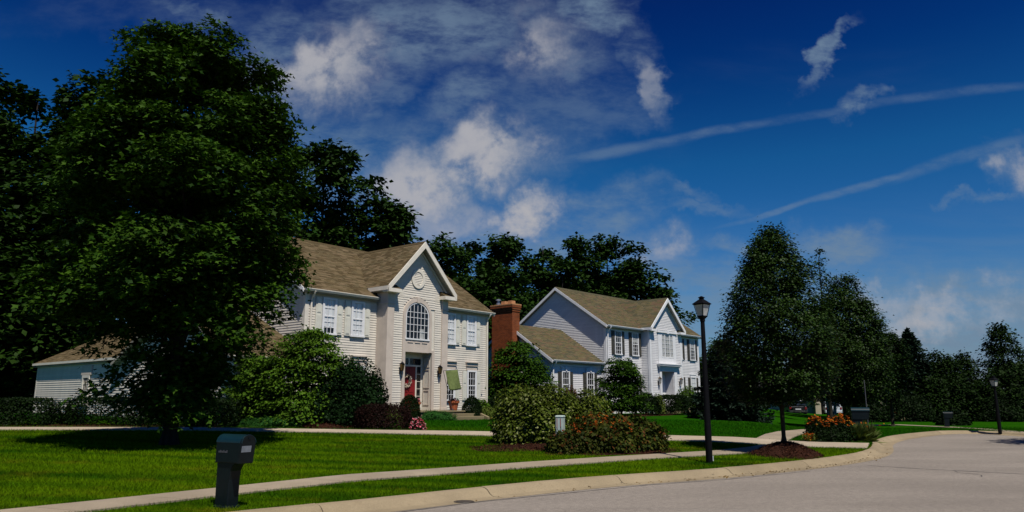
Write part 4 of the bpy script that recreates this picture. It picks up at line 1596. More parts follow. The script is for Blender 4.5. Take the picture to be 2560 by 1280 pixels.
        MB().box(x - .03, x + .03, -1.02, .35, z_(gze - .18), z_(gze - .01)).build('fascia', M['white'], p)
        xs = sorted((x + sx * .03, 4.385 if x < 6 else 8.816))
        MB().box(xs[0], xs[1], -1.0, .3, z_(gze - .22), z_(gze - .19)).build('soffit', M['grey_soffit'], p)
    for x in (-.28, L + .22):
        for y0 in (-oh, D + oh):
            MB().prism([(y0, z_(ze - .20)), (4.153, z_(zr - .22)), (4.153, z_(zr - .02)), (y0, z_(ze))], 'x', x - .025, x + .025).build('barge_board', M['white'], p)
    for y0 in (.16, 7.68):
        MB().prism([(y0, z_(wz - .20)), (wr, z_(wzr - .22)), (wr, z_(wzr - .02)), (y0, z_(wz))], 'x', -5.625, -5.575).build('barge_board', M['white'], p)
    for x0, x1, y, z in ((-.28, gx0 + .1, -oh, ze), (gx1 - .1, L + .22, -oh, ze), (-5.6, -.04, .16, wz)):
        gutter(p, x0, x1, y + .01, z_(z), M['white'])
        MB().box(x0, x1, y, y + .32, z_(z - .17), z_(z - .14)).build('soffit', M['grey_soffit'], p)
    downpipe(p, .08, -.05, z_(1.0), z_(ze - .1), M['white'], oh)
    downpipe(p, -5.28, .42, z_(1.0), z_(wz - .1), M['white'], .25)
    # brick chimney on the wing's end wall
    mb = MB()
    mb.box(-6.05, -5.345, 3.12, 4.95, z_(.3), z_(7.35))
    for k, e in enumerate((.03, .06, .09)):
        mb.box(-6.05 - e, -5.345 + e, 3.12 - e, 4.95 + e, z_(7.35 + .14 * k), z_(7.49 + .14 * k))
    ch = mb.build('chimney', M['brick'], p)
    MB().box(-6.15, -5.25, 3.02, 5.05, z_(7.772), z_(7.86)).build('chimney_cap', M['clay'], ch, bevel=.01)
    for y in (3.5, 4.1):
        MB().frustum(-5.7, y, z_(7.86), z_(8.10), .20, .18, .18, .16).build('flue', M['clay'], ch)
    mb = MB()
    mb.lathe([(.16, z_(7.86)), (.16, z_(8.02)), (.11, z_(8.04)), (.11, z_(8.20))], -5.7, 4.7, 14)
    mb.lathe([(.19, z_(8.20)), (.19, z_(8.23)), (.17, z_(8.25)), (.17, z_(8.29)), (.0, z_(8.33))], -5.7, 4.7, 14)
    mb.build('flue_cowl', M['metal'], ch)


white_house()

# ---- houses farther along, mostly behind trees -----------------------------------------------------
h3 = empty('house', (34.9, 78.0, .03), R(-8), 'sand-coloured house with a dark open double garage, half hidden behind the trees', 'house', 'family houses along the street')


def far_house():
    p = h3
    mb = MB()
    mb.box(-3.4, -2.85, 0, 9, -.4, 2.9)
    mb.box(2.85, 6.2, 0, 9, -.4, 2.9)
    mb.box(-2.85, 2.85, 0, .3, 2.25, 2.9)
    mb.box(-10.5, -3.4, 1.0, 9, -.4, 2.9)
    mb.box(-2.85, 2.85, 8.6, 9, -.4, 2.9)
    mb.box(-3.4, 6.2, 3.2, 9, 2.9, 5.3)
    mb.build('wall', M['beigefar'], p)
    MB().box(-2.85, 2.85, .3, 8.6, -.30, -.03).build('garage_floor', M['drive'], p)
    mb = MB()
    mb.box(-2.95, 2.95, -.05, -.0, 2.22, 2.42)
    mb.box(-3.4, 6.2, -.06, -.0, 2.78, 2.9)
    mb.build('garage_trim', M['white'], p)
    for x in (-8.6, -6.0):
        MB().box(x, x + 1.0, .96, 1.0, .7, 2.1).build('window', M['white'], p)
        MB().box(x + .08, x + .92, .94, .955, .78, 2.02).build('window_pane', M['interior'], p)
    for x in (-1.9, 3.6):
        MB().box(x, x + 1.2, 3.14, 3.2, 3.5, 4.9).build('window', M['white'], p)
        MB().box(x + .08, x + 1.12, 3.12, 3.135, 3.58, 4.82).build('window_pane', M['interior'], p)
    roof_part(p, [((-10.9, -.4, 2.92), (17.5, 0, 0), (0, 3.6, 1.9))], M['roofdark'], M['grey_soffit'])
    roof_part(p, [((-3.8, 2.8, 5.3), (10.4, 0, 0), (0, 3.4, 2.3)), ((-3.8, 9.6, 5.3), (10.4, 0, 0), (0, -3.4, 2.3))], M['roofdark'], M['grey_soffit'])


far_house()
h4 = empty('house', (41.5, 84, .1), R(-14), 'dark-roofed house whose straight ridge shows above the trees at the bend', 'house', 'family houses along the street')
MB().box(-4.5, 5, 0, 9, -.4, 5.4).build('wall', M['beigefar'], h4)
roof_part(h4, [((-2.2, -.4, 5.4), (5.4, 0, 0), (0, 4.9, 3.1)), ((-2.2, 9.4, 5.4), (5.4, 0, 0), (0, -4.9, 3.1))], M['roofdark'], M['grey_soffit'])
for x in (-3.2, 0.4, 3.0):
    MB().box(x, x + 1.1, -.06, .0, 3.2, 4.7).build('window', M['white'], h4)
    MB().box(x + .08, x + 1.02, -.08, -.065, 3.28, 4.62).build('window_pane', M['interior'], h4)


# ------------------------------------------------------------------ foliage
KITE = np.array([[0, 0, 0], [-.36, .45, .05], [.36, .45, .05], [0, 1, -.04]])
KITE_T = np.array([[0, 2, 1], [1, 2, 3]])
BLADE = np.array([[-.13, 0, 0], [.13, 0, 0], [0, 1, 0]])
BLADE_T = np.array([[0, 1, 2]])
LOBE = np.array([[0, 0, 0], [-.55, .48, .06], [-.2, .52, -.01], [0, 1, -.06], [.2, .52, -.01], [.55, .48, .06]])
LOBE_T = np.array([[0, 2, 1], [0, 4, 2], [2, 4, 3], [0, 5, 4]])


def leaf_mesh(name, P, size, N, D, r, shape='kite'):
    """leaves at P with approximate normals N and tip directions D"""
    base, tri = {'kite': (KITE, KITE_T), 'blade': (BLADE, BLADE_T), 'lobe': (LOBE, LOBE_T)}[shape]
    n = len(P)
    N = N / np.maximum(1e-6, np.linalg.norm(N, axis=1))[:, None]
    D = D - N * np.sum(D * N, 1)[:, None]
    D = D / np.maximum(1e-6, np.linalg.norm(D, axis=1))[:, None]
    X = np.cross(D, N)
    s = (size * r.uniform(.65, 1.3, n))[:, None, None]
    V = P[:, None, :] + s * (base[None, :, 0:1] * X[:, None, :] + base[None, :, 1:2] * D[:, None, :] + base[None, :, 2:3] * N[:, None, :])
    T = tri[None] + (np.arange(n) * len(base))[:, None, None]
    return fastmesh(name, V.reshape(-1, 3), T.reshape(-1, 3))


def rand_dirs(n, r):
    v = r.normal(size=(n, 3))
    return v / np.linalg.norm(v, axis=1)[:, None]


def spray_leaves(centres, outs, nleaf, sr, flat, droop, r):
    """leaves scattered in flattened sprays round the twig ends"""
    m = len(centres)
    k = m * nleaf
    ci = np.repeat(np.arange(m), nleaf)
    q = r.normal(size=(k, 3)) * .52
    rad = np.hypot(q[:, 0], q[:, 1])
    sc = (sr * r.uniform(.7, 1.3, m))[ci]
    P = centres[ci] + q * np.stack([sc, sc, sc * flat], 1)
    P[:, 2] -= droop * sc * rad * rad
    oh = outs[ci]
    D = oh * .9 + np.stack([q[:, 0], q[:, 1], np.zeros(k)], 1) * .8 + r.normal(size=(k, 3)) * .35 + np.array([0, 0, -.35])
    N = np.array([0, 0, 1.0]) + oh * .35 + r.normal(size=(k, 3)) * .42
    return P, N, D


def crown_points(r, z0, z1, Rx, Ry, prof, n, inner=.18, lump=.16, seed_l=0.0, fill=.55):
    """twig ends in a crown of revolution with an uneven outline"""
    t = []
    while len(t) < n:
        h = r.random()
        if r.random() < prof(h) ** 1.15 + .05:
            t.append(h)
    h = np.array(t[:n])
    th = r.random(n) * 2 * math.pi
    pr = np.array([prof(x) for x in h])
    lum = 1 + lump * (np.sin(3 * th + 5 * h + seed_l) + .7 * np.sin(5 * th - 9 * h + 1.7 * seed_l) + .6 * np.sin(2 * th + 17 * h + 2.3 * seed_l)) / 1.5
    fr = np.where(r.random(n) < inner, r.uniform(.1, .6, n), 1 - (1 - fill) * r.random(n) ** 1.6)
    rr = pr * lum * fr
    out = np.stack([np.cos(th), np.sin(th), np.zeros(n)], 1)
    P = np.stack([np.cos(th) * rr * Rx, np.sin(th) * rr * Ry, z0 + (z1 - z0) * h], 1)
    return P, out


def lobed_points(r, z0, z1, Rx, Ry, prof, n_lobe, per, lr, seed_l, lump=.12):
    """twig ends gathered in leafy lobes, each lobe a rough ball at the end of a limb"""
    c, out = crown_points(r, z0, z1, Rx, Ry, prof, n_lobe, .30, lump, seed_l, .72)
    h = np.clip((c[:, 2] - z0) / (z1 - z0), 0, 1)
    # pull centres in by the lobe radius so that the lobes make the outline
    L = lr * r.uniform(.75, 1.25, n_lobe) * (1.05 - .45 * h)
    c[:, 2] = np.minimum(c[:, 2], z1 - L * .9)
    d = rand_dirs(n_lobe * per, r)
    d[:, 2] = np.where(d[:, 2] < -.35, -d[:, 2], d[:, 2])
    ci = np.repeat(np.arange(n_lobe), per)
    k = 1 - .55 * r.random(n_lobe * per) ** 1.5
    P = c[ci] + d * (L[ci] * k)[:, None] * np.array([1, 1, 1.1])
    o = out[ci] * .5 + d * np.array([1, 1, .25])
    return P, o / np.maximum(1e-6, np.linalg.norm(o, axis=1))[:, None], c


def limbs_mesh(r, height, r0, targets, lean=(0, 0), first=.25, seg=8, fork=None):
    mb = MB()
    pts, rad = [], []
    k = 9
    for i in range(k):
        t = i / (k - 1)
        pts.append((lean[0] * t + r.normal() * .02 * height * .15 * t, lean[1] * t + r.normal() * .02 * height * .15 * t, height * t))
        rad.append(r0 * (1.35 if i == 0 else 1.0) * (1 - .88 * t) + .01)
    pts.insert(1, (pts[0][0], pts[0][1], .06 * height * .5))
    rad.insert(1, r0 * 1.0)
    mb.tube(pts, rad, seg)
    for q in targets:
        z = q[2]
        t0 = max(first, min(.92, (z - .28 * math.hypot(q[0], q[1])) / height - .05))
        b = Vector((lean[0] * t0, lean[1] * t0, height * t0))
        e = Vector((float(q[0]), float(q[1]), float(q[2])))
        m1 = b.lerp(e, .45) + Vector((0, 0, .06 * (e - b).length))
        rr = r0 * (1 - .85 * t0) * .45
        mb.tube([b, m1, e], [rr, rr * .6, .012], 5)
    return mb


def tree(name, label, loc, height, crown_z, Rx, Ry, prof, nspray, nleaf, sr, size, leafm, barkm, r0, seed, group=None, shape='kite', flat=.35, droop=.35, nlimb=26, lump=.16,
         inner=.18, lean=(0, 0), cat='tree', fill=.55, first=.2, lobes=None):
    r = np.random.default_rng(seed)
    root = empty(name, loc, 0, label, cat, group)
    if lobes:
        n_l, per, lr = lobes
        P, out, tips = lobed_points(r, crown_z, height, Rx, Ry, prof, n_l, per, lr, seed * .7, lump)
        nspray = n_l * per
    else:
        P, out = crown_points(r, crown_z, height, Rx, Ry, prof, nspray, inner, lump, seed * .7, fill)
        tips = P
    P[:, 0] += lean[0] * P[:, 2] / height
    P[:, 1] += lean[1] * P[:, 2] / height
    L, N, D = spray_leaves(P, out, nleaf, sr, flat, droop, r)
    low = L[:, 2] > crown_z * .55
    me = leaf_mesh('crown', L[low], size, N[low], D[low], r, shape)
    obj('crown', me, M[leafm], root)
    idx = r.choice(len(tips), min(nlimb, len(tips)), replace=False)
    limbs_mesh(r, height * .93, r0, tips[idx], lean, first).build('trunk', M[barkm], root, smooth=True)
    return root


ovoid = lambda h: (max(0.0, math.sin(math.pi * min(1, (h * .93 + .05)) ** .8))) ** .62
def maple_prof(h):
    return float(np.interp(h, [0, .06, .16, .3, .45, .6, .75, .87, .95, 1.0], [.22, .34, .66, .96, 1.0, .92, .78, .62, .46, .2]))
pear_prof = lambda h: float(np.interp(h, [0, .06, .13, .37, .53, .73, .85, .93, 1.0], [.5, .8, .96, 1.0, .86, .64, .40, .24, .06]))
pyra = lambda h: max(.03, min(1.0, .45 + h * 3.2) * (1 - max(0, h - .2) / .82) ** .78)
round_ = lambda h: max(.05, math.sqrt(max(0, 1 - (2 * h - 1) ** 2)) * .92 + .06)
dome = lambda h: max(.08, math.sqrt(max(0, 1 - h * h)))
column = lambda h: max(.05, min(1, .5 + h * 4) * (1 - h ** 3.2))


def conifer(name, label, loc, height, R0, n_tier, per, leafm, seed, group=None, size=.16, base=.0, lean=0, droop=.25, dens=46, power=.85):
    """whorls of boughs carrying needle sprays"""
    r = np.random.default_rng(seed)
    root = empty(name, loc, 0, label, 'tree', group)
    Ps, Ns, Ds = [], [], []
    mb = MB()
    mb.tube([(0, 0, 0), (0, 0, height * .5), (0, 0, height * .98)], [height * .022, height * .014, .012], 7)
    for i in range(n_tier):
        t = (i + r.uniform(0, .6)) / n_tier
        z = base + (height - base) * t
        L = R0 * (1 - t) ** power + .05
        for k in range(per):
            a = 2 * math.pi * (k + r.random() * .8) / per + i
            l = L * r.uniform(.75, 1.12)
            d = np.array([math.cos(a), math.sin(a), 0])
            tip = d * l + np.array([0, 0, z - droop * l + .10 * l])
            mb.tube([(0, 0, z), tuple(d * l * .6 + np.array([0, 0, z - droop * l * .75])), tuple(tip)], [.02 + .006 * l, .012, .005], 4, False)
            n = max(6, int(dens * l))
            s = r.random(n) ** .7
            side = np.array([-d[1], d[0], 0])
            w = (1 - .75 * s) * l * .34
            q = r.uniform(-1, 1, n)
            P = d[None] * (s * l)[:, None] + side[None] * (q * w)[:, None]
            P[:, 2] = z - droop * l * s ** 1.1 + .10 * l * s ** 3 + r.normal(size=n) * .04 - np.abs(q) * .05 * l
            Ps.append(P)
            Ds.append(d[None] * .8 + side[None] * (q * .9)[:, None] + r.normal(size=(n, 3)) * .3)
            Ns.append(np.array([[0, 0, 1.0]]) + r.normal(size=(n, 3)) * .4)
    P, N, D = np.concatenate(Ps), np.concatenate(Ns), np.concatenate(Ds)
    # a leading shoot
    n = 60
    z = r.uniform(height * .9, height * 1.02, n)
    P = np.concatenate([P, np.stack([r.normal(size=n) * .04, r.normal(size=n) * .04, z], 1)])
    N = np.concatenate([N, rand_dirs(n, r)])
    D = np.concatenate([D, rand_dirs(n, r) * .5 + np.array([0, 0, 1])])
    obj('crown', leaf_mesh('crown', P, size, N, D, r, 'kite'), M[leafm], root)
    mb.build('trunk', M['bark'], root, smooth=True)
    return root


def shrub_leaves(r, n, rx, ry, h, box=0.0, shell=.3, lump=.1, taper=1.0, z0=0.0, seed=0):
    """points and normals through the outer shell of a rounded (box=0) or boxy (box -> 1) shrub"""
    d = rand_dirs(n, r)
    d[:, 2] = np.abs(d[:, 2]) * 1.0 - .15 * (r.random(n) < .3)
    e = 2 + box * 8
    nr = (np.abs(d) ** e).sum(1) ** (-1 / e)
    th = np.arctan2(d[:, 1], d[:, 0])
    lum = 1 + lump * (np.sin(4 * th + 6 * d[:, 2] + seed) + np.sin(7 * th - 5 * d[:, 2] + 2 * seed)) * .5
    k = (1 - shell * r.random(n) ** 1.8) * lum
    P = d * (nr * k)[:, None]
    zz = P[:, 2].copy()
    f = 1 - (1 - taper) * np.clip(zz, 0, 1)
    P = np.stack([P[:, 0] * rx * f, P[:, 1] * ry * f, z0 + np.maximum(0, zz + .12) / 1.12 * (h - z0)], 1)
    return P, d


def shrub(name, label, loc, rx, ry, h, n, size, leafm, seed, rot=0, box=0.0, shell=.3, lump=.1, up=.35, jit=.55, shape='kite', taper=1.0, group=None, cat='shrub', stem=True, core=True, tip=(0, 0, .2)):
    r = np.random.default_rng(seed)
    root = empty(name, loc, rot, label, cat, group)
    P, d = shrub_leaves(r, n, rx, ry, h, box, shell, lump, taper, 0, seed)
    N = d * .8 + np.array([0, 0, up]) + r.normal(size=(n, 3)) * jit
    D = rand_dirs(n, r) + np.array(tip) + d * .4
    obj('foliage', leaf_mesh('foliage', P, size, N, D, r, shape), M[leafm], root)
    mb = MB()
    if core:
        # woody inside: many short twigs fanning up through the plant
        for k in range(14):
            a = r.random() * 2 * math.pi
            q = r.uniform(.2, .8)
            mb.tube([(r.normal() * .04, r.normal() * .04, 0), (math.cos(a) * rx * q * .5, math.sin(a) * ry * q * .5, h * .45), (math.cos(a) * rx * q, math.sin(a) * ry * q, h * r.uniform(.6, .86))], [.016, .011, .004], 4, False)
    else:
        mb.tube([(0, 0, 0), (0, 0, h * .4), (0.02, 0, h * .8)], [.02, .014, .005], 5)
    mb.build('stem', M['bark'], root)
    return root


def flowers(root, r, P, size, m, n_pet=5, up=.8, name='flower', shape='kite'):
    k = len(P)
    ci = np.repeat(np.arange(k), n_pet)
    D = rand_dirs(len(ci), r)
    D[:, 2] = np.abs(D[:, 2]) * .4
    N = np.array([0, 0, up]) + r.normal(size=(len(ci), 3)) * .5
    return obj(name, leaf_mesh(name, P[ci], size, N, D, r, shape), M[m], root)


# ---- the big maple --------------------------------------------------------------------------------
tree('maple_tree', 'huge dense maple whose crown reaches near the ground beside the cream house', (-8.95, 19.9, .54), 11.35, .75, 2.72, 3.1, maple_prof, 880, 62, .46, .15, 'maple', 'bark_dark', .19, 21,
     shape='lobe', flat=.42, droop=.30, nlimb=60, lump=.12, lobes=(175, 11, .92))
# ---- forest behind --------------------------------------------------------------------------------
WOOD = 'tall trees of the wood behind the houses'
FOREST = [
    # name, x, y, height, Rx, crown z, sprays, seed, label
    ('forest_tree', -37.5, 50, 25.0, 5.0, .5, 480, 31, 'outermost tall tree left of the maple, cut by the photo edge'),
    ('forest_tree', -31.5, 51, 24.4, 4.2, .5, 440, 32, 'tall tree behind the garage with its pointed top left of the maple'),
    ('forest_tree', -27.0, 47, 20.5, 4.6, .5, 420, 33, 'tree just left of the maple crown, its top lower than its neighbours'),
    ('forest_tree', -33.0, 44, 15.0, 4.8, 1, 380, 34, 'shorter dark tree standing behind the garage hedge'),
    ('forest_tree', -15.0, 57, 23.0, 4.2, 3, 460, 35, 'tall tree behind the cream house beside the maple, with two feathery leading shoots'),
    ('forest_tree', -19.3, 55, 20.8, 4.4, 3, 400, 36, 'tree behind the cream house roof, next to the maple crown'),
    ('forest_tree', -11.7, 58, 18.8, 3.6, 3, 380, 37, 'tree standing behind the left part of the cream roof ridge'),
    ('forest_tree', -8.8, 58, 15.8, 3.8, 2, 360, 38, 'loose tree with long side twigs behind the cream entrance gable'),
    ('forest_tree', -6.6, 62, 15.4, 3.2, 2, 300, 39, 'tree behind the cream gable peak, lower than those left of it'),
    ('forest_tree', -4.6, 72, 16.2, 4.8, 1, 380, 40, 'bright green tree seen between the cream gable and the brick chimney'),
    ('forest_tree', -.6, 74, 17.2, 4.6, 1, 380, 41, 'dark tree rising straight behind the brick chimney'),
    ('forest_tree', 3.2, 76, 17.8, 5.2, 1, 440, 42, 'dark feathery tree behind the white gable peak'),
    ('forest_tree', 7.0, 77, 17.6, 4.9, 2, 440, 43, 'tree behind the middle of the white house ridge'),
    ('forest_tree', 10.2, 78, 18.2, 4.0, 2, 400, 44, 'tallest windswept tree behind the white house'),
    ('forest_tree', 13.0, 77, 17.0, 3.2, 2, 380, 45, 'windswept tree behind the entrance bay of the white house'),
    ('forest_tree', 15.8, 75, 12.2, 2.7, 2, 230, 46, 'thin drooping tree at the right end of the wood, behind the white gable'),
    ('forest_tree', 0.0, 68, 12.5, 5.4, .3, 460, 47, 'low dark tree filling the gap between the two houses'),
    ('forest_tree', -4.0, 66, 11.5, 4.4, .3, 380, 48, 'low dark tree next to the right wall of the cream house'),
    ('forest_tree', -40.5, 45, 12, 4.6, .2, 330, 51, 'low dark tree left of the garage at the far left edge'),
    ('forest_tree', -29.5, 46.5, 11, 4.2, .2, 330, 52, 'low dark tree directly behind the garage roof'),
    ('forest_tree', -36, 46, 9, 4.4, .2, 330, 53, 'lowest dark tree behind the far left clipped hedge'),
    ('forest_tree', 5.0, 72, 14.0, 5.2, .3, 380, 54, 'low dark tree hidden mostly behind the white gable'),
    ('forest_tree', -34.6, 51, 23.8, 4.4, .5, 440, 55, 'tall tree at the left edge between the two tallest, closing the gap'),
    ('forest_tree', -29.0, 48.5, 21.0, 4.2, .5, 400, 56, 'tree squeezed between the pointed tall tree and the maple crown'),
    ('forest_tree', -24, 54, 18, 4.5, 1, 330, 50, 'dark tree hidden largely behind the maple crown'),
]
wild = lambda h: max(.06, (math.sin(math.pi * min(1, (h * .9 + .08)) ** .9)) ** .7 * (1 - .15 * h))
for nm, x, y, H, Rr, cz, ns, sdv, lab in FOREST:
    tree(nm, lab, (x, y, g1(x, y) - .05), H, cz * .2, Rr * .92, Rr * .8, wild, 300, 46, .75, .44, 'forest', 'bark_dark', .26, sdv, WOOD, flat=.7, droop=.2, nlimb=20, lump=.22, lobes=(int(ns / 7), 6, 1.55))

# ---- street trees and the trees across the bend ----------------------------------------------------
tree('street_tree', 'cone-shaped pear tree standing in the bark mulch mound beside the kerb', (7.82, 21.9, .50), 6.3, 1.15, 1.52, 1.5, pear_prof, 850, 84, .27, .080, 'pear', 'bark', .058, 61, 'street trees', flat=.8, droop=.1,
     nlimb=46, lump=.10, fill=.6, first=.16)
tree('street_tree', 'rounder pear tree behind the green mailbox, right of the mulched one', (18.75, 41.3, .14), 8.4, 1.5, 1.95, 1.9, pear_prof, 760, 74, .42, .125, 'pear', 'bark', .12, 62, 'street trees', flat=.8, droop=.1, nlimb=36, lump=.12, fill=.6)
tree('sparse_tree', 'thin tree with a sparse bare-looking top behind the two pear trees', (21.5, 51, .14), 12.2, 6.5, .9, .9, lambda h: .25 + .55 * math.sin(math.pi * (h * .8 + .2)) ** 2, 46, 34, .34, .16, 'forest', 'bark', .11, 63, flat=.6, nlimb=34, lump=.3, inner=.1)
tree('street_tree', 'narrow dark tree with a slim trunk on the far lawn, left of the tall fir', (22.5, 44.8, .14), 5.6, 1.5, 1.1, 1.1, round_, 220, 60, .36, .13, 'shade_tree', 'bark', .09, 64, 'street trees', flat=.8, lump=.14)
conifer('fir_tree', 'tall dark fir with a sharp tip at the bend of the street', (30.7, 57.5, .12), 6.75, 2.5, 30, 10, 'spruce', 65, size=.28, droop=.1, dens=50, power=.75)
conifer('spruce_tree', 'low wide blue spruce at the edge of the white house lawn', (12.9, 45.0, .45), 4.9, 2.45, 22, 11, 'spruce', 66, size=.20, droop=.18, dens=70, power=.62)
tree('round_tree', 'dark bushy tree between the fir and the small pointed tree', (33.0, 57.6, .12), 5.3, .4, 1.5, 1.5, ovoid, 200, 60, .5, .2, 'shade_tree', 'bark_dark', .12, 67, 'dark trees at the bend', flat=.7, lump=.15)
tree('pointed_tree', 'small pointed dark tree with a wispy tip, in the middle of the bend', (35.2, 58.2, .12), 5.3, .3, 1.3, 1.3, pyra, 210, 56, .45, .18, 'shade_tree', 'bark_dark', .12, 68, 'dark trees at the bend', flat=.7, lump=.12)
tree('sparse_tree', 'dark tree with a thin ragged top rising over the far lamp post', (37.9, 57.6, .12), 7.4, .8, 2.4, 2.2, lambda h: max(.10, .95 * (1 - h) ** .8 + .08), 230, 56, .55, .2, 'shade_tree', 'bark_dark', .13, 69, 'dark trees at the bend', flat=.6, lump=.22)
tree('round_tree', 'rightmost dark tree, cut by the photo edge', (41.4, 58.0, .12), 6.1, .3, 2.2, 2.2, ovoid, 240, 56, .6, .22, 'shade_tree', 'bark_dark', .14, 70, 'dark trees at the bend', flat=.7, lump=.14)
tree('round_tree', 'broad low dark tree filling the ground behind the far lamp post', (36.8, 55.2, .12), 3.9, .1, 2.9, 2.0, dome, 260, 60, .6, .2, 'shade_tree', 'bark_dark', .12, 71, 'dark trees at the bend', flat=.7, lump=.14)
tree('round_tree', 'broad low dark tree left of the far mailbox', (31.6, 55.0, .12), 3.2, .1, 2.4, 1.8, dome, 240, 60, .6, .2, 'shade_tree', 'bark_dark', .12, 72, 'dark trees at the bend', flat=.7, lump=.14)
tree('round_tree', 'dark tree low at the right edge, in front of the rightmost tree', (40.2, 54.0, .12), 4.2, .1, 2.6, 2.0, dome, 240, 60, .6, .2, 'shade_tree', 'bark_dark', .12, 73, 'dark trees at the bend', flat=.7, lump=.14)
tree('garden_tree', 'bright green tree peeping out between the lamp post and the blue spruce', (20.6, 74, .5), 7.0, .4, 2.9, 2.6, dome, 260, 60, .7, .24, 'maple', 'bark', .15, 74, flat=.5, lump=.14)
tree('garden_tree', 'dark rounded tree right of the white house, behind the blue spruce', (18.6, 64, .6), 5.4, .4, 1.9, 1.9, ovoid, 220, 56, .6, .2, 'shade_tree', 'bark_dark', .13, 75, flat=.6, lump=.14)
tree('garden_tree', 'dark tree standing between the pear trees and the open garage', (27.6, 66, .1), 6.3, 1.6, 2.6, 2.2, ovoid, 240, 56, .7, .22, 'shade_tree', 'bark_dark', .14, 76, flat=.6, lump=.16)
tree('street_tree', 'broad street tree right of the road, shading the asphalt before the far lamp', (26.3, 25.0, .13), 12.5, 3.0, 4.6, 4.6, ovoid, 260, 50, .9, .34, 'maple', 'bark', .2, 78, 'street trees', flat=.5, lump=.14)
# pale-stemmed clump tree in front of the garage
cl = empty('clump_tree', (25.6, 60.5, .1), 0, 'tree with several pale leaning stems in front of the sand-coloured house', 'tree')
mb = MB()
r_ = np.random.default_rng(77)
tips = []
for k in range(5):
    a = k * 1.3 + .3
    t = (math.cos(a) * (.9 + .3 * (k % 2)), math.sin(a) * .8, 4.6 + .3 * k)
    tips.append(t)
    mb.tube([(math.cos(a) * .18, math.sin(a) * .18, 0), (math.cos(a) * .35, math.sin(a) * .3, 1.6), t], [.13, .10, .03], 7)
mb.build('trunk', M['bark_pale'], cl, smooth=True)
P, out = crown_points(r_, 2.3, 6.3, 2.2, 2.0, ovoid, 200, .2, .16, 3)
L_, N_, D_ = spray_leaves(P, out, 56, .6, .6, .2, r_)
obj('crown', leaf_mesh('crown', L_, .2, N_, D_, r_), M['shade_tree'], cl)

# ---- garden trees and shrubs by the houses ---------------------------------------------------------
tree('ornamental_tree', 'small spreading dogwood tree with layered light green leaves at the corner of the cream house', (-8.0, 29.3, .72), 3.75, .15, 1.75, 1.3, dome, 330, 96, .42, .115, 'dogwood', 'bark', .07, 81, flat=.24, droop=.25, nlimb=30, lump=.2, fill=.45)
tree('ornamental_tree', 'low light green tree reaching left over the bay windows under the maple', (-10.1, 29.5, .74), 2.8, .3, 1.25, .9, dome, 140, 74, .42, .12, 'dogwood', 'bark', .06, 82, flat=.22, droop=.25, nlimb=22, lump=.22, fill=.45)
tree('ornamental_tree', 'rounded dark green tree in front of the brick chimney', (.40, 43.3, .78), 4.25, .25, 1.85, 1.6, dome, 330, 72, .5, .15, 'maple', 'bark', .09, 83, flat=.3, droop=.25, nlimb=30, lump=.16, fill=.55)
tree('ornamental_tree', 'layered small tree in front of the left windows of the white house', (6.7, 46.3, .80), 3.5, .3, 1.4, 1.2, dome, 260, 72, .40, .135, 'maple', 'bark', .07, 84, flat=.28, droop=.25, nlimb=28, lump=.22, fill=.5)
shrub('yew_bush', 'big dark feathery yew bush in front of the cream house corner', (-6.25, 29.0, .65), 1.35, 1.05, 2.35, 19000, .11, 'yew', 91, box=.05, shell=.5, lump=.2, shape='kite', up=.2, jit=.6, tip=(0, 0, .9))
shrub('arborvitae', 'small pointed arborvitae cone beside the left pilaster of the entrance', (-6.25, 33.6, .78), .48, .48, 2.15, 5200, .085, 'yew', 92, shell=.35, lump=.06, taper=.12, shape='blade', tip=(0, 0, 1.0))
shrub('arborvitae', 'second arborvitae spike standing close behind the dark yew bush', (-6.75, 31.2, .74), .36, .36, 2.5, 4200, .085, 'yew', 93, shell=.35, lump=.08, taper=.2, shape='blade', tip=(0, 0, 1.0))
HEDGE = 'clipped hedges along the driveway'
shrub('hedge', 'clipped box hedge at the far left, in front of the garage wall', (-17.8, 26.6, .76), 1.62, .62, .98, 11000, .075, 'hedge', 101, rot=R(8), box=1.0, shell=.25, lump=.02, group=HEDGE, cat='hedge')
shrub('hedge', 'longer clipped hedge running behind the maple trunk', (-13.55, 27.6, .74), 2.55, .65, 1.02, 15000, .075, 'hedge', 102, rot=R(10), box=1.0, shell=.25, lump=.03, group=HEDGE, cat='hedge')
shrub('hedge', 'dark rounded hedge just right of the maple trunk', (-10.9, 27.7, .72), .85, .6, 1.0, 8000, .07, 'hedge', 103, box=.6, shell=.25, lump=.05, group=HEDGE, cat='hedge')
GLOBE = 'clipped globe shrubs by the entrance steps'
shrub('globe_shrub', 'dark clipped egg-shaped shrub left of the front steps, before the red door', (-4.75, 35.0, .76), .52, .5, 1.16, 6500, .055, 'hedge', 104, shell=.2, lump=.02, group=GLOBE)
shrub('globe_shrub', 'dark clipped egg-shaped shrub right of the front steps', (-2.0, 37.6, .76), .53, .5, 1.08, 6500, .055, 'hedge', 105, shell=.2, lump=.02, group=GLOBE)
shrub('low_shrub', 'low yellow-green shrub beside the right globe shrub', (-1.25, 37.9, .76), .62, .45, .55, 3600, .075, 'lime', 106, shell=.4, lump=.12)
shrub('low_shrub', 'leafy green shrub at the right corner of the cream house', (-1.55, 39.2, .76), .45, .4, .9, 2600, .09, 'dogwood', 107, shell=.4, lump=.15)
shrub('barberry', 'low dark maroon barberry mass behind the pink flowers', (-4.75, 28.0, .60), 1.05, .6, .92, 8000, .06, 'barberry', 108, box=.2, shell=.3, lump=.1)
shrub('low_shrub', 'yellow-green shrub top between the yew and the barberry', (-5.3, 31.6, .70), .7, .5, .8, 3600, .07, 'lime', 109, shell=.35, lump=.1)
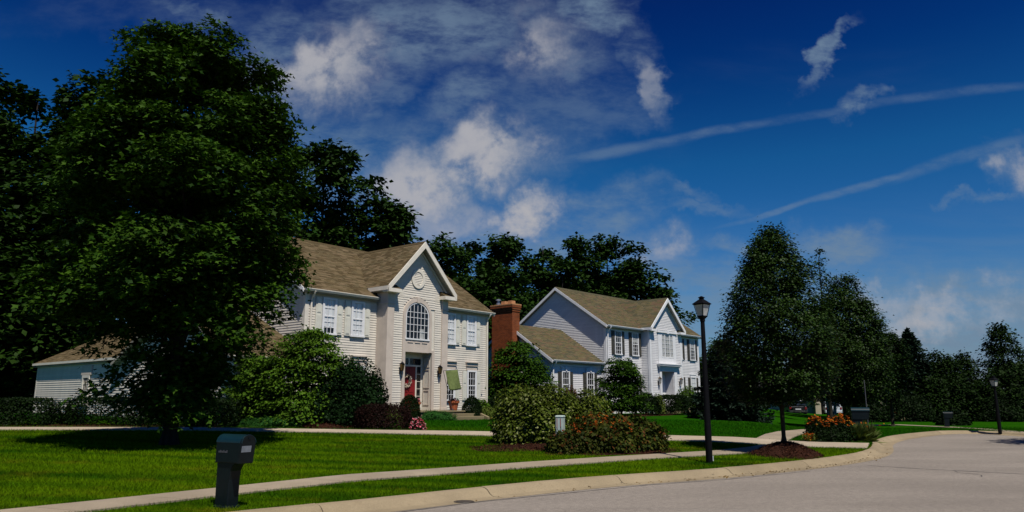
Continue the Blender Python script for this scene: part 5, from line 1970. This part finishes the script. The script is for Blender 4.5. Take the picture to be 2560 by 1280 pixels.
shrub('juniper', 'bright green creeping juniper below the bay windows', (-9.0, 28.2, .70), 1.25, .45, .34, 7000, .10, 'juniper', 110, shell=.5, lump=.15, shape='blade', tip=(0, 0, .5))
shrub('juniper', 'bright green creeping juniper in front of the steps', (-3.75, 35.3, .76), 1.15, .5, .40, 7000, .10, 'juniper', 111, shell=.5, lump=.15, shape='blade', tip=(0, 0, .5))
shrub('dogwood_shrub', 'large variegated dogwood shrub behind the pale utility box', (.72, 23.0, .38), 1.2, .88, 1.58, 15000, .095, 'variegated', 112, box=.25, shell=.45, lump=.16, up=.5, jit=.5)
shrub('dogwood_shrub', 'right-hand half of the variegated hedge, darker, in front of the white house wing', (2.0, 23.7, .36), .95, .75, 1.45, 10000, .095, 'variegated', 113, box=.25, shell=.5, lump=.18, up=.5, jit=.5)
shrub('copper_shrub', 'small copper-red shrub under the wing window of the white house', (3.55, 45.6, .80), .62, .5, 1.62, 3000, .09, 'red_shrub', 114, shell=.4, lump=.12)
H2H = 'clipped hedges in front of the white house'
shrub('hedge', 'rounded clipped hedge before the white front door', (10.75, 50.6, .82), 1.0, .7, 1.15, 7000, .09, 'hedge', 115, box=.5, shell=.22, lump=.03, group=H2H, cat='hedge')
shrub('hedge', 'clipped hedge right of the white front door, beside the lamp post', (13.2, 52.6, .82), 1.15, .7, 1.05, 7000, .09, 'hedge', 116, box=.5, shell=.22, lump=.03, group=H2H, cat='hedge')
shrub('low_shrub', 'leafy green shrub at the right corner of the white house', (12.7, 54.6, .82), .95, .6, 1.7, 4200, .12, 'dogwood', 117, shell=.4, lump=.14)
shrub('low_shrub', 'dark low shrub under the second wing window of the white house', (5.2, 46.2, .80), .95, .6, 1.0, 5200, .09, 'hedge', 118, shell=.3, lump=.1)
shrub('low_shrub', 'dark shrub right of the layered small tree at the white house', (8.6, 48.5, .82), 1.0, .7, 1.25, 5200, .10, 'hedge', 119, shell=.3, lump=.12)
shrub('low_shrub', 'small bright shrub between the layered tree and the round hedge', (9.6, 49.6, .82), .45, .4, 1.15, 2200, .10, 'lime', 120, shell=.4, lump=.14)
shrub('low_shrub', 'dark shrub left of the white wing, beside the rounded tree', (-.6, 41.2, .77), .9, .6, 1.2, 4500, .09, 'hedge', 121, shell=.3, lump=.12)
for k, (x, y, rx, h, lab) in enumerate(((24.6, 52.6, 1.6, 1.5, 'dark shrub in front of the open garage, right of the mailbox'), (28.4, 54.0, 2.0, 1.9, 'dark shrub mass under the fir'),
                                       (34.6, 53.6, 2.1, 1.7, 'dark shrub mass in the middle of the bend'), (27.0, 46.4, .95, .85, 'low dark shrub on the lawn right of the far mailbox'),
                                       (42.5, 55.5, 2.2, 2.2, 'dark shrub mass at the right photo edge'), (18.8, 60.5, 1.6, 1.9, 'dark shrub behind the blue spruce'))):
    shrub('dark_shrub', lab, (x, y, g1(x, y) - .03), rx, rx * .7, h, 6500, .14, 'hedge', 130 + k, shell=.3, lump=.14, group='dark shrubs round the bend')

# perennial bed with orange flowers by the utility box
pb = empty('flower_bed', (2.75, 21.0, .28), R(28), 'dense perennial hedge with scattered orange flowers beside the sidewalk', 'flowers')
r_ = np.random.default_rng(140)
Ps, Ns, Ds = [], [], []
for (cx, cy, rx, ry, h, n) in ((-1.25, .05, .68, .5, .52, 3200), (-.2, .0, .85, .62, .72, 4800), (.70, .22, .85, .68, .86, 5000), (1.42, .2, .5, .45, .66, 2400), (.1, .65, 1.0, .45, .95, 3600)):
    P, d = shrub_leaves(r_, n, rx, ry, h, .2, .4, .16, 1.0, 0, cx)
    P = P + np.array([cx, cy, 0])
    Ps.append(P)
    Ns.append(d * .7 + np.array([0, 0, .35]) + r_.normal(size=(n, 3)) * .55)
    Ds.append(rand_dirs(n, r_) + d * .4 + np.array([0, 0, -.1]))
P, N, D = map(np.concatenate, (Ps, Ns, Ds))
obj('foliage', leaf_mesh('foliage', P, .105, N, D, r_), M['perennial'], pb)
sel = P[(P[:, 2] > .40 + .25 * r_.random(len(P))) & (P[:, 0] < .35)]
sel = sel[r_.choice(len(sel), min(170, len(sel)), replace=False)] + np.array([0, -.04, .05])
flowers(pb, r_, sel, .058, 'rust', 6, name='flower')
mb = MB()
for k in range(40):
    x, y = r_.uniform(-1.7, 1.8), r_.uniform(-.3, .5)
    mb.tube([(x, y, 0), (x + r_.normal() * .05, y + r_.normal() * .05, .35), (x + r_.normal() * .1, y + r_.normal() * .1, .7)], .006, 4, False)
mb.build('stem', M['hedge'], pb)

# second flower bed across the driveway
fb = empty('flower_bed', (12.25, 28.6, .14), R(18), 'bed of orange flowers and strap leaves beside the driveway, in front of the second mailbox', 'flowers')
r_ = np.random.default_rng(141)
Ps, Ns, Ds = [], [], []
for (cx, cy, rx, ry, h, n) in ((-.85, .1, .42, .35, .86, 2400), (-.2, .1, .5, .4, .75, 2600), (.25, .15, .5, .4, .92, 2600), (-.35, -.2, .9, .3, .5, 2400)):
    P, d = shrub_leaves(r_, n, rx, ry, h, .1, .45, .12, 1.0, 0, cx)
    Ps.append(P + np.array([cx, cy, 0]))
    Ns.append(d * .7 + np.array([0, 0, .35]) + r_.normal(size=(n, 3)) * .55)
    Ds.append(rand_dirs(n, r_) + d * .4)
P, N, D = map(np.concatenate, (Ps, Ns, Ds))
obj('foliage', leaf_mesh('foliage', P, .09, N, D, r_), M['hedge'], fb)
sel = P[P[:, 2] > .50 + .2 * r_.random(len(P))]
sel = sel[r_.choice(len(sel), min(330, len(sel)), replace=False)] + np.array([0, -.03, .05])
flowers(fb, r_, sel, .058, 'orange', 6, name='flower')
n = 900
a = r_.random(n) * 2 * math.pi
cx = r_.choice([.75, 1.05, 1.3], n)
q = r_.random(n)
P = np.stack([cx + np.cos(a) * .05, np.sin(a) * .05 - .05, np.zeros(n)], 1)
D = np.stack([np.cos(a) * q, np.sin(a) * q, .9 * np.ones(n)], 1)
obj('strap_leaf', leaf_mesh('strap_leaf', P, .62, rand_dirs(n, r_) + np.array([0, -.5, .3]), D, r_, 'blade'), M['strap'], fb)['kind'] = 'stuff'
sel = P[r_.choice(n, 24)] + np.stack([r_.normal(size=24) * .22, r_.normal(size=24) * .15, r_.uniform(.5, .7, 24)], 1)
flowers(fb, r_, sel, .05, 'orange', 6, name='flower')
sel = np.stack([r_.uniform(-1.6, -1.25, 60), r_.uniform(-.35, .1, 60), r_.uniform(.08, .34, 60)], 1)
flowers(fb, r_, sel, .05, 'orange', 5, name='flower')
sel2 = np.stack([r_.uniform(-1.65, -1.2, 200), r_.uniform(-.38, .12, 200), r_.uniform(.0, .28, 200)], 1)
obj('foliage', leaf_mesh('foliage', sel2, .08, rand_dirs(200, r_) + np.array([0, 0, .5]), rand_dirs(200, r_), r_), M['lime'], fb)

# pink flowers, red roses, far border
pf = empty('flower_clump', (-3.42, 27.5, .60), 0, 'clump of bright pink and white flowers at the driveway edge', 'flowers')
r_ = np.random.default_rng(142)
P, d = shrub_leaves(r_, 900, .26, .22, .40, 0, .4, .15)
obj('foliage', leaf_mesh('foliage', P, .06, d + r_.normal(size=(900, 3)) * .5, rand_dirs(900, r_), r_), M['hedge'], pf)
P, d = shrub_leaves(r_, 150, .28, .24, .44, 0, .2, .15)
flowers(pf, r_, P, .055, 'pink', 5)
pf2 = empty('flower_clump', (-.75, 37.2, .76), 0, 'few pale pink flowers at the foot of the low yellow-green shrub', 'flowers')
P, d = shrub_leaves(r_, 40, .25, .15, .16, 0, .3, .15)
flowers(pf2, r_, P, .05, 'pink', 5)
rs = empty('rose_bush', (-8.95, 29.55, .74), 0, 'rose bush with a few red blooms below the bay windows', 'flowers')
P, d = shrub_leaves(r_, 900, .42, .3, 1.0, 0, .6, .2)
obj('foliage', leaf_mesh('foliage', P, .07, d + r_.normal(size=(900, 3)) * .6, rand_dirs(900, r_), r_), M['dogwood'], rs)
for (x, y, z) in ((-.02, -.24, .94), (.08, -.26, .90), (.16, -.22, .74), (.02, -.28, .60), (.10, -.25, .56), (.03, -.22, .99), (-.06, -.22, .9)):
    flowers(rs, r_, np.array([[x, y, z]]) + r_.normal(size=(3, 3)) * .02, .08, 'rose', 6)
fbd = empty('flower_border', (29.6, 56.0, .15), R(5), 'far border of rusty orange flowers behind a low row of stones', 'flowers')
P, d = shrub_leaves(r_, 1400, 1.5, .4, .75, .2, .4, .15)
obj('foliage', leaf_mesh('foliage', P, .12, d + r_.normal(size=(1400, 3)) * .5, rand_dirs(1400, r_), r_), M['hedge'], fbd)
P = P[P[:, 2] > .45]
flowers(fbd, r_, P[r_.choice(len(P), min(160, len(P)), replace=False)], .09, 'orange', 5)
# low stone row
for k in range(9):
    x, y = 28.2 + k * .42, 55.0 + k * .06
    me = MB().lathe([(.0, -.1), (.17, -.08), (.22, .06), (.17, .19), (.06, .24), (0, .24)], 0, 0, 9)
    vs = [(vx * (1 + .25 * math.sin(k * 3 + i)), vy * (1 + .2 * math.cos(k + i * 1.3)), vz * (1 + .2 * math.sin(k * 1.7))) for i, (vx, vy, vz) in enumerate(me.v)]
    me.v = vs
    o = me.build('stone', M['stone'], None, (x, y, g1(x, y)), k * .9)
    tag(o, ('leftmost', 'second from left', 'third from left', 'fourth from left', 'middle', 'fourth from right', 'third from right', 'second from right', 'rightmost')[k] + ' field stone of the low row before the far orange border', 'stone', 'field stones edging the far flower border')

# ---- mulch ----------------------------------------------------------------------------------------


def mulch(name, cx, cy, rx, ry, h, n, seed, z=None, rot=0.0, label=None):
    r = np.random.default_rng(seed)
    z0 = g1(cx, cy) if z is None else z
    mb = MB()
    prof = [(1.0, -.06), (.97, .02), (.8, h * .30), (.55, h * .66), (.3, h * .90), (.12, h), (.0, h)]
    mb.lathe(prof, 0, 0, 40)
    ca, sa = math.cos(rot), math.sin(rot)
    vs = []
    for i, (x, y, zz) in enumerate(mb.v):
        a = math.atan2(y, x)
        k = 1 + .07 * math.sin(3 * a + seed) + .05 * math.sin(7 * a + 2 * seed)
        X, Y = x * rx * k, y * ry * k
        X, Y = X * ca - Y * sa, X * sa + Y * ca
        gg = g1(cx + X, cy + Y)
        vs.append((X, Y, gg - z0 + zz + .02 * r.normal() * (zz > .03)))
    mb.v = vs
    o = mb.build(name, M['mulch'], None, (cx, cy, z0), smooth=True)
    tag(o, kind='stuff')
    a = r.random(n) * 2 * math.pi
    q = np.sqrt(r.random(n)) * 1.02
    X, Y = np.cos(a) * q * rx, np.sin(a) * q * ry
    k = 1 + .07 * np.sin(3 * a + seed) + .05 * np.sin(7 * a + 2 * seed)
    X, Y = X * k * ca - Y * k * sa, X * k * sa + Y * k * ca
    hz = np.interp(q, [0, .12, .3, .55, .8, .97, 1.1], [h, h, h * .9, h * .66, h * .3, .02, .0])
    Z = gz(cx + X, cy + Y) - z0 + hz + .012
    c = obj('bark_chip', leaf_mesh('bark_chip', np.stack([X, Y, Z], 1), .075, np.array([0, 0, 1.0]) + r.normal(size=(n, 3)) * .55, rand_dirs(n, r), r, 'blade'), M['chip'], o)
    c['kind'] = 'stuff'
    return o


mulch('mulch_mound', 7.75, 21.5, .92, 1.35, .34, 4200, 3, rot=-.6)
mulch('mulch_bed', 1.25, 22.0, 2.6, 1.15, .06, 5200, 4, rot=R(28))
mulch('mulch_bed', 2.9, 21.0, 2.1, .7, .05, 3000, 5, rot=R(28))
mulch('mulch_bed', -6.9, 28.0, 1.1, .55, .14, 2600, 6)
mulch('mulch_bed', -15.2, 26.9, 4.4, .75, .05, 3200, 7, rot=R(9))
mulch('mulch_bed', -8.6, 29.4, 2.2, .9, .05, 1800, 8)
mulch('mulch_bed', 12.2, 28.7, 1.6, .6, .05, 1200, 9, rot=R(18))
mulch('mulch_bed', 8.2, 48.6, 5.2, 1.1, .06, 2200, 12, rot=R(48))


# ------------------------------------------------------------------ street furniture and small things
def plastic_mailbox(label, loc, rz, s=1.0, plate=True):
    """one-piece plastic post mailbox: barrel-topped box cantilevered on a tapered post"""
    t = empty('mailbox', loc, rz, label, 'mailbox', 'dark plastic mailboxes by the kerb')
    mb = MB()
    # post: tapered, broad at the foot
    W = .125 * s
    prof = [(-.285, 0), (.0, 0), (.005, .42), (.022, .54), (.07, .62), (.15, .665), (.155, .70), (-.29, .70)]
    mb.prism([(x * s, z * s) for x, z in prof], 'y', -W * .78, W * .78)
    mb.frustum(-.14 * s, 0, -.02, .05 * s, .165 * s, .13 * s, .155 * s, .115 * s)
    mb.build('post', M['mailbox'], t, bevel=.012)
    # barrel: rounded top
    pts = [(-W, .66), (W, .66)]
    arc = [(W * math.cos(a), .945 + .115 * math.sin(a)) for a in np.linspace(0, math.pi, 13)]
    pr = [(y * 1.0, z * s if False else z * s) for y, z in pts + arc]
    x0, x1 = -.295 * s, .23 * s
    vs, fs = [], []
    secs = [(x0, .94, .0), (x0 + .015, .985, .0), (x0 + .04, 1.0, 0), (x1 - .03, 1.0, 0), (x1, 1.0, 0)]
    n = len(pr)
    for i, (x, k, _) in enumerate(secs):
        for y, z in pr:
            sl = (z / s - .66) * .13 * s if i >= 3 else 0
            vs.append((x + sl - (.03 if i >= 3 else 0), y * s * k if s == 1 else y * k, .66 * s + (z - .66 * s) * (k if i < 2 else 1)))
    for i in range(len(secs) - 1):
        for k in range(n):
            k2 = (k + 1) % n
            fs.append((i * n + k, i * n + k2, (i + 1) * n + k2, (i + 1) * n + k))
    fs.append(tuple(range(n)))
    fs.append(tuple(range((len(secs) - 1) * n, len(secs) * n)))
    mb = MB().add(vs, fs)
    body = mb.build('box', M['mailbox'], t, bevel=.008)
    # sky sheen on the rounded top, painted teal on a thin added shell
    mb = MB()
    vs, fs = [], []
    for x in (x0 - .006, x0 + .04, x1 - .06, x1 + .045 * s):
        for y, z in arc:
            vs.append((x, y * s * 1.02, z * s + .004))
        for y, z in arc:
            vs.append((x, y * s * .96, z * s - .006))
    m = len(arc)
    for i in range(3):
        for k in range(m - 1):
            a, b = i * 2 * m + k, (i + 1) * 2 * m + k
            fs += [(a, b, b + 1, a + 1), (a + m, a + m + 1, b + m + 1, b + m)]
        a, b = i * 2 * m, (i + 1) * 2 * m
        fs += [(a, a + m, b + m, b), (a + m - 1, b + m - 1, b + 2 * m - 1, a + 2 * m - 1)]
    for i in (0, 3):
        fs += [(i * 2 * m + k, i * 2 * m + k + 1, i * 2 * m + m + k + 1, i * 2 * m + m + k) for k in range(m - 1)]
    MB().add(vs, fs).build('top_sheen', M['mailsheen'], t)
    # front door flap, proud of the box end
    mb = MB()
    vs, fs = [], []
    for dx in (0.004, .030):
        for y, z in pr:
            sl = (z / s - .66) * .13 * s
            vs.append((x1 + sl - .03 + dx, y * 1.03, .655 * s + (z - .66 * s) * 1.02))
    for k in range(n):
        k2 = (k + 1) % n
        fs.append((k, k2, n + k2, n + k))
    fs.append(tuple(range(n)))
    fs.append(tuple(range(n, 2 * n)))
    mb.add(vs, fs)
    mb.build('door', M['mailbox'], t, bevel=.006)
    MB().box(x1 - .02, x1 + .055, -.02, .02, 1.0 * s, 1.025 * s).build('handle', M['mailbox'], t)
    if plate:
        mb = MB()
        zt, zb = .905, .815
        f = lambda z: x1 + (z - .66) * .13 - .03 + .032
        mb.add([(f(zb), -.112, zb), (f(zb), .055, zb), (f(zt), .055, zt), (f(zt), -.112, zt), (f(zb) + .003, -.112, zb), (f(zb) + .003, .055, zb), (f(zt) + .003, .055, zt), (f(zt) + .003, -.112, zt)],
               [(4, 5, 6, 7), (0, 4, 7, 3), (1, 2, 6, 5), (3, 7, 6, 2), (0, 1, 5, 4)])
        mb.build('number_plate', M['shadeplate'], t)
        # raised moulded lettering block on the side, unreadable in the photo
        mb = MB()
        for k in range(6):
            mb.box(-.235 + k * .035, -.212 + k * .035, -W - .004, -W + .001, .80, .825 + .012 * (k % 2))
        mb.build('moulded_mark', M['greypost'], t)
    return t


plastic_mailbox('dark green plastic mailbox with a pale plate, standing in the grass near the viewer', (-4.08, 11.3, .13), R(-32))
plastic_mailbox('second dark mailbox rising behind the orange flower bed', (14.1, 30.6, .13), R(-20), 1.18, False)
plastic_mailbox('tiny far mailbox at the end of the bend, beside low bushes', (24.9, 43.2, .1), R(-20), .85, False)


def street_lamp(label, loc, rz, H=4.1):
    t = empty('street_lamp', loc, rz, label, 'street lamp', 'lantern street lamps')
    hp = H - .54
    mb = MB()
    mb.lathe([(.083, -.05), (.083, .9), (.080, .95), (.070, 1.6), (.052, hp - .10), (.05, hp - .1), (.066, hp - .09), (.066, hp - .02), (.05, hp)], 0, 0, 16)
    mb.build('post', M['iron'], t, smooth=False)
    if H > 3:
        MB().box(-.03, .03, -.10, -.08, .05, .17).build('access_cover', M['plate'], t, rot=.8)
    z = hp
    mb = MB()
    mb.frustum(0, 0, z - .02, z + .03, .055, .055, .09, .09)
    for sx in (-1, 1):
        for sy in (-1, 1):
            mb.tube([(sx * .082, sy * .082, z + .03), (sx * .142, sy * .142, z + .335)], .011, 4)
    for a, b in ((.0, .03), (.305, .34)):
        k = .082 + (.142 - .082) * (a / .305)
        zz = z + .03 + a
        for s in (-1, 1):
            mb.box(-k - .012, k + .012, s * k - .012, s * k + .012, zz - .005, zz + .022)
            mb.box(s * k - .012, s * k + .012, -k + .012, k - .012, zz - .005, zz + .022)
    mb.build('lantern_frame', M['iron'], t)
    MB().frustum(0, 0, z + .034, z + .332, .074, .074, .132, .132).build('lantern_glass', M['lampglass'], t)
    mb = MB()
    mb.frustum(0, 0, z + .345, z + .36, .172, .172, .172, .172)
    mb.frustum(0, 0, z + .361, z + .47, .172, .172, .055, .055)
    mb.frustum(0, 0, z + .471, z + .51, .045, .045, .045, .045)
    mb.frustum(0, 0, z + .511, z + .525, .062, .062, .062, .062)
    mb.frustum(0, 0, z + .526, z + .56, .058, .058, .012, .012)
    mb.build('lantern_roof', M['iron'], t)
    return t


street_lamp('black lantern street lamp standing in the grass strip, near the middle', (4.86, 18.85, .165), R(38), 4.12)
street_lamp('far black street lamp with a pale lantern, in front of the dark trees', (23.95, 37.3, .09), R(20), 2.75)
# slender pole beside the second mailbox
t = empty('marker_pole', (17.6, 37.5, .13), 0, 'slender grey pole standing behind the second mailbox', 'pole')
MB().lathe([(.028, -.05), (.026, 1.0), (.022, 2.5), (.0, 2.52)], 0, 0, 8).build('pole', M['greypost'], t)
MB().lathe([(.045, -.02), (.045, .08), (.03, .10)], 0, 0, 10).build('base', M['greypost'], t)

# utility pedestal in the flower bed
t = empty('utility_box', (1.36, 21.35, .30), R(-22), 'pale green utility pedestal with red labels among the orange flowers', 'utility box')
mb = MB()
mb.box(-.10, .10, -.125, .125, -.05, .91)
mb.frustum(0, 0, .911, .96, .115, .14, .10, .125)
mb.build('cabinet', M['ped'], t, bevel=.012)
MB().box(-.1035, -.102, -.11, .11, .06, .88).build('side_panel', M['ped_green'], t)
MB().box(-.065, -.045, -.129, -.1265, .58, .88).build('warning_label', M['ped_dark'], t)
MB().box(.035, .055, -.129, -.1265, .64, .88).build('warning_label', M['ped_dark'], t)
MB().box(-.02, .06, -.128, -.1265, .40, .52).build('data_plate', M['plate'], t)

# terracotta pots on the porch


def house_pt(x, y):
    a = R(39.298)
    return (-9.137 + math.sin(a) * x - math.cos(a) * y, 32.527 + math.cos(a) * x + math.sin(a) * y)


def pot(x, y, s, label, seed):
    px, py = house_pt(x, y)
    t = empty('flower_pot', (px, py, 1.172), 0, label, 'flower pot', 'terracotta pots on the entrance porch')
    mb = MB()
    mb.lathe([(.0, 0), (.17 * s, 0), (.19 * s, .04), (.25 * s, .36 * s), (.29 * s, .37 * s), (.30 * s, .47 * s), (.27 * s, .47 * s), (.255 * s, .41 * s), (0, .41 * s)], 0, 0, 24)
    mb.build('pot', M['terracotta'], t, smooth=False)
    r = np.random.default_rng(seed)
    n = 260
    P = np.stack([r.normal(size=n) * .12 * s, r.normal(size=n) * .12 * s, .42 * s + np.abs(r.normal(size=n)) * .06], 1)
    obj('foliage', leaf_mesh('foliage', P, .07, rand_dirs(n, r) + np.array([0, 0, .6]), rand_dirs(n, r), r), M['hedge'], t)
    flowers(t, r, P[:40] + np.array([0, 0, .05]), .05, 'pink', 5)


pot(7.72, -1.75, .98, 'terracotta pot with small pink flowers at the right end of the porch', 5)
pot(5.55, -1.35, .85, 'terracotta pot left of the door, half hidden by the globe shrub', 6)
# wreath on the door
hx, hy = house_pt(6.02, -.155)
t = empty('door_wreath', (hx, hy, 2.62), math.atan2(math.cos(R(39.298)), math.sin(R(39.298))), 'wreath of pale dried flowers hanging on the red front door', 'wreath')
r_ = np.random.default_rng(9)
n = 420
a = r_.random(n) * 2 * math.pi
P = np.stack([np.cos(a) * (.25 + r_.normal(size=n) * .04), r_.normal(size=n) * .025, np.sin(a) * (.25 + r_.normal(size=n) * .04)], 1)
obj('blossoms', leaf_mesh('blossoms', P, .075, rand_dirs(n, r_) + np.array([0, -1, 0]), rand_dirs(n, r_), r_), M['dryflower'], t)
MB().tube([(.25 * math.cos(k * .3142), .01, .25 * math.sin(k * .3142)) for k in range(21)], .03, 6, False).build('ring', M['bark'], t)
# garden flag on a leaning pole stuck beside the steps
hx, hy = house_pt(7.15, -2.0)
t = empty('garden_flag', (hx, hy, 1.17), math.atan2(math.cos(R(39.298)), math.sin(R(39.298))), 'plain green flag hanging from a bracket pole in front of the right pilaster', 'flag')
mb = MB()
mb.tube([(.22, 0, .0), (-.50, -.05, 1.90)], .014, 8)
mb.tube([(-.50, -.05, 1.90), (.52, -.05, 1.98)], .012, 8)
for k in range(3):
    a = k * 2.1
    mb.tube([(.20, 0, .10), (.20 + .16 * math.cos(a), .16 * math.sin(a), .0)], .014, 6)
mb.build('pole', M['greypost'], t)
mb = MB()
vs, fs = [], []
nx, nz = 10, 12
for j in range(nz + 1):
    v = j / nz
    for i in range(nx + 1):
        u = i / nx
        x = -.35 + u * .85 + .28 * v ** 1.1
        zz = 1.91 + .08 * u - .96 * v + .015 * math.sin(5 * u + 2 * v)
        vs.append((x, -.05 + .05 * math.sin(6 * u + 3 * v) * v - .05 * v, zz))
for j in range(nz):
    for i in range(nx):
        q = j * (nx + 1) + i
        fs.append((q, q + 1, q + nx + 2, q + nx + 1))
mb.add(vs, fs)
o = mb.build('cloth', M['flagcloth'], t, smooth=True)
so = o.modifiers.new('solid', 'SOLIDIFY')
so.thickness = .006
# white planter and small trellis by the wing wall
t = empty('planter', (-11.05, 28.2, .74), 0, 'small white planter standing beside the bay windows, right of the maple', 'planter')
MB().lathe([(0, 0), (.11, 0), (.12, .03), (.16, .30), (.19, .32), (.19, .36), (.15, .36), (.14, .30), (0, .30)], 0, 0, 18).build('pot', M['white'], t)
r_ = np.random.default_rng(15)
P, d = shrub_leaves(r_, 260, .2, .2, .30, 0, .6, .2)
obj('foliage', leaf_mesh('foliage', P + np.array([0, 0, .32]), .07, d + r_.normal(size=(260, 3)) * .5, rand_dirs(260, r_), r_), M['lime'], t)
t = empty('trellis', (-10.75, 28.55, .74), R(5), 'small brown wooden trellis beside the white planter', 'trellis')
for x in (-.16, .16):
    MB().box(x - .015, x + .015, -.012, .012, 0, 1.0).build('upright', M['bark'], t)
for k in range(4):
    MB().box(-.2, .2, -.022, -.013, .25 + k * .22, .275 + k * .22).build('rail', M['bark'], t)
# path light, pale stone block by the far hedge
t = empty('stone_block', (11.85, 51.6, .82), R(45), 'small pale stone block between the two hedges of the white house', 'stone')
MB().box(-.28, .28, -.2, .2, -.05, .32).build('block', M['step'], t, bevel=.02)

# vehicles in and beside the far garage


def car(name, label, loc, rz, paint, glass=True, s=1.0):
    t = empty(name, loc, rz, label, 'car', 'vehicles parked at the far garage')
    # side profile, rear end towards -y
    body = [(-2.1, .35), (-2.15, .55), (-2.12, .95), (-2.02, 1.02), (1.1, 1.0), (1.95, .86), (2.15, .68), (2.15, .35)]
    MB().prism(body, 'x', -.84, .84).build('body', M[paint], t, bevel=.05)
    cab = [(-2.0, 1.0), (-1.86, 1.56), (-1.6, 1.64), (.1, 1.62), (.95, 1.02)]
    MB().prism(cab, 'x', -.76, .76).build('cabin', M[paint], t, bevel=.05)
    mb = MB()
    mb.add([(-.62, -2.015, 1.10), (.62, -2.015, 1.10), (.58, -1.90, 1.52), (-.58, -1.90, 1.52)], [(0, 1, 2, 3)])
    mb.build('rear_window', M['carglass'], t)
    MB().box(-.86, .86, -2.26, -2.13, .34, .56).build('bumper', M[paint], t, bevel=.03)
    MB().box(-.26, .26, -2.18, -2.16, .66, .78).build('number_plate', M['plate'], t)
    for x in (-1, 1):
        MB().box(x * .70 - .09, x * .70 + .09, -2.17, -2.11, .70, .92).build('tail_light', M['reddoor'], t)
    for x in (-.80, .80):
        for y in (-1.35, 1.35):
            mb = MB()
            mb.tube([(x - .1, y, .33), (x + .1, y, .33)], .33, 18)
            w = mb.build('wheel', M['rubber'], t)
            MB().tube([(x - .105, y, .33), (x + .105, y, .33)], .19, 12).build('rim', M['metal'], w)
    return t


car('parked_car', 'pale car standing in the open garage of the sand-coloured house, seen from behind', (33.55, 80.2, -.01), R(-8), 'carpaint')
car('parked_car', 'dark car parked left of the open garage, behind the pale-stemmed tree', (27.9, 75.0, .06), R(-8), 'darkcar')

# fallen leaves and grit along the kerb
r_ = np.random.default_rng(33)
n = 260
s = r_.random(n)
Pk = resample(KERB, .3)
Nk = normals(Pk)
dd = np.hypot(*(Pk - np.array([6.0, 17.6])).T)
i0 = int(np.argmin(dd))
ii = np.clip((i0 + r_.normal(size=n) * 14 + 4).astype(int), 0, len(Pk) - 1)
of = np.abs(r_.normal(size=n)) * .16 + .02
P = np.stack([Pk[ii, 0] + Nk[ii, 0] * of + r_.normal(size=n) * .1, Pk[ii, 1] + Nk[ii, 1] * of + r_.normal(size=n) * .1, np.full(n, .018) + np.clip(of - .28, 0, .3) * .5], 1)
o = obj('fallen_leaves', leaf_mesh('fallen_leaves', P, .05, np.array([0, 0, 1.0]) + r_.normal(size=(n, 3)) * .3, rand_dirs(n, r_), r_), M['yellow_leaf'])
tag(o, kind='stuff')

# ------------------------------------------------------------------ grass blades on the near lawns


def inside(P, poly):
    c = np.zeros(len(P), bool)
    n = len(poly)
    for i in range(n):
        x0, y0 = poly[i]
        x1, y1 = poly[(i + 1) % n]
        m = ((y0 > P[:, 1]) != (y1 > P[:, 1])) & (P[:, 0] < (x1 - x0) * (P[:, 1] - y0) / (y1 - y0 + 1e-12) + x0)
        c ^= m
    return c


def grass():
    r = np.random.default_rng(70)
    n = 880000
    # denser towards the street, thinning with distance
    y = 7 + (42 - 7) * r.random(n) ** 1.55
    x = (r.random(n) * 1.56 - .79) * (y + 1.5)
    P = np.stack([x, y], 1)
    sd = kerb_dist(P) - .64
    keep = sd > -.02
    for a, b in ((WALK_F, WALK_B), (DRV_F, DRV_B), (FAR_F, FAR_B)):
        keep &= ~inside(P, list(a) + list(b)[::-1])
    for cx, cy, rr in ((7.75, 21.5, .95), (2.9, 21.0, 1.3), (1.3, 22.0, 1.5)):
        keep &= np.hypot(P[:, 0] - cx, P[:, 1] - cy) > rr
    P = P[keep]
    n = len(P)
    z = gz(P[:, 0], P[:, 1])
    d = P[:, 1]
    h = .042 + .0009 * d
    a = r.random(n) * 2 * math.pi
    t = r.uniform(.1, 1.3, n)
    D = np.stack([np.cos(a) * t, np.sin(a) * t, np.ones(n)], 1)
    b = r.random(n) * 2 * math.pi
    X = np.stack([np.cos(b), np.sin(b), np.zeros(n)], 1) * (.0019 + .00021 * d)[:, None]
    hh = (h * r.uniform(.6, 1.35, n))[:, None]
    B = np.stack([P[:, 0], P[:, 1], z - .006], 1)
    V = np.stack([B - X, B + X, B + D * hh], 1).reshape(-1, 3)
    T = np.arange(3 * n).reshape(-1, 3)
    o = obj('grass', fastmesh('grass', V, T), M['blades'])
    tag(o, kind='stuff')


grass()
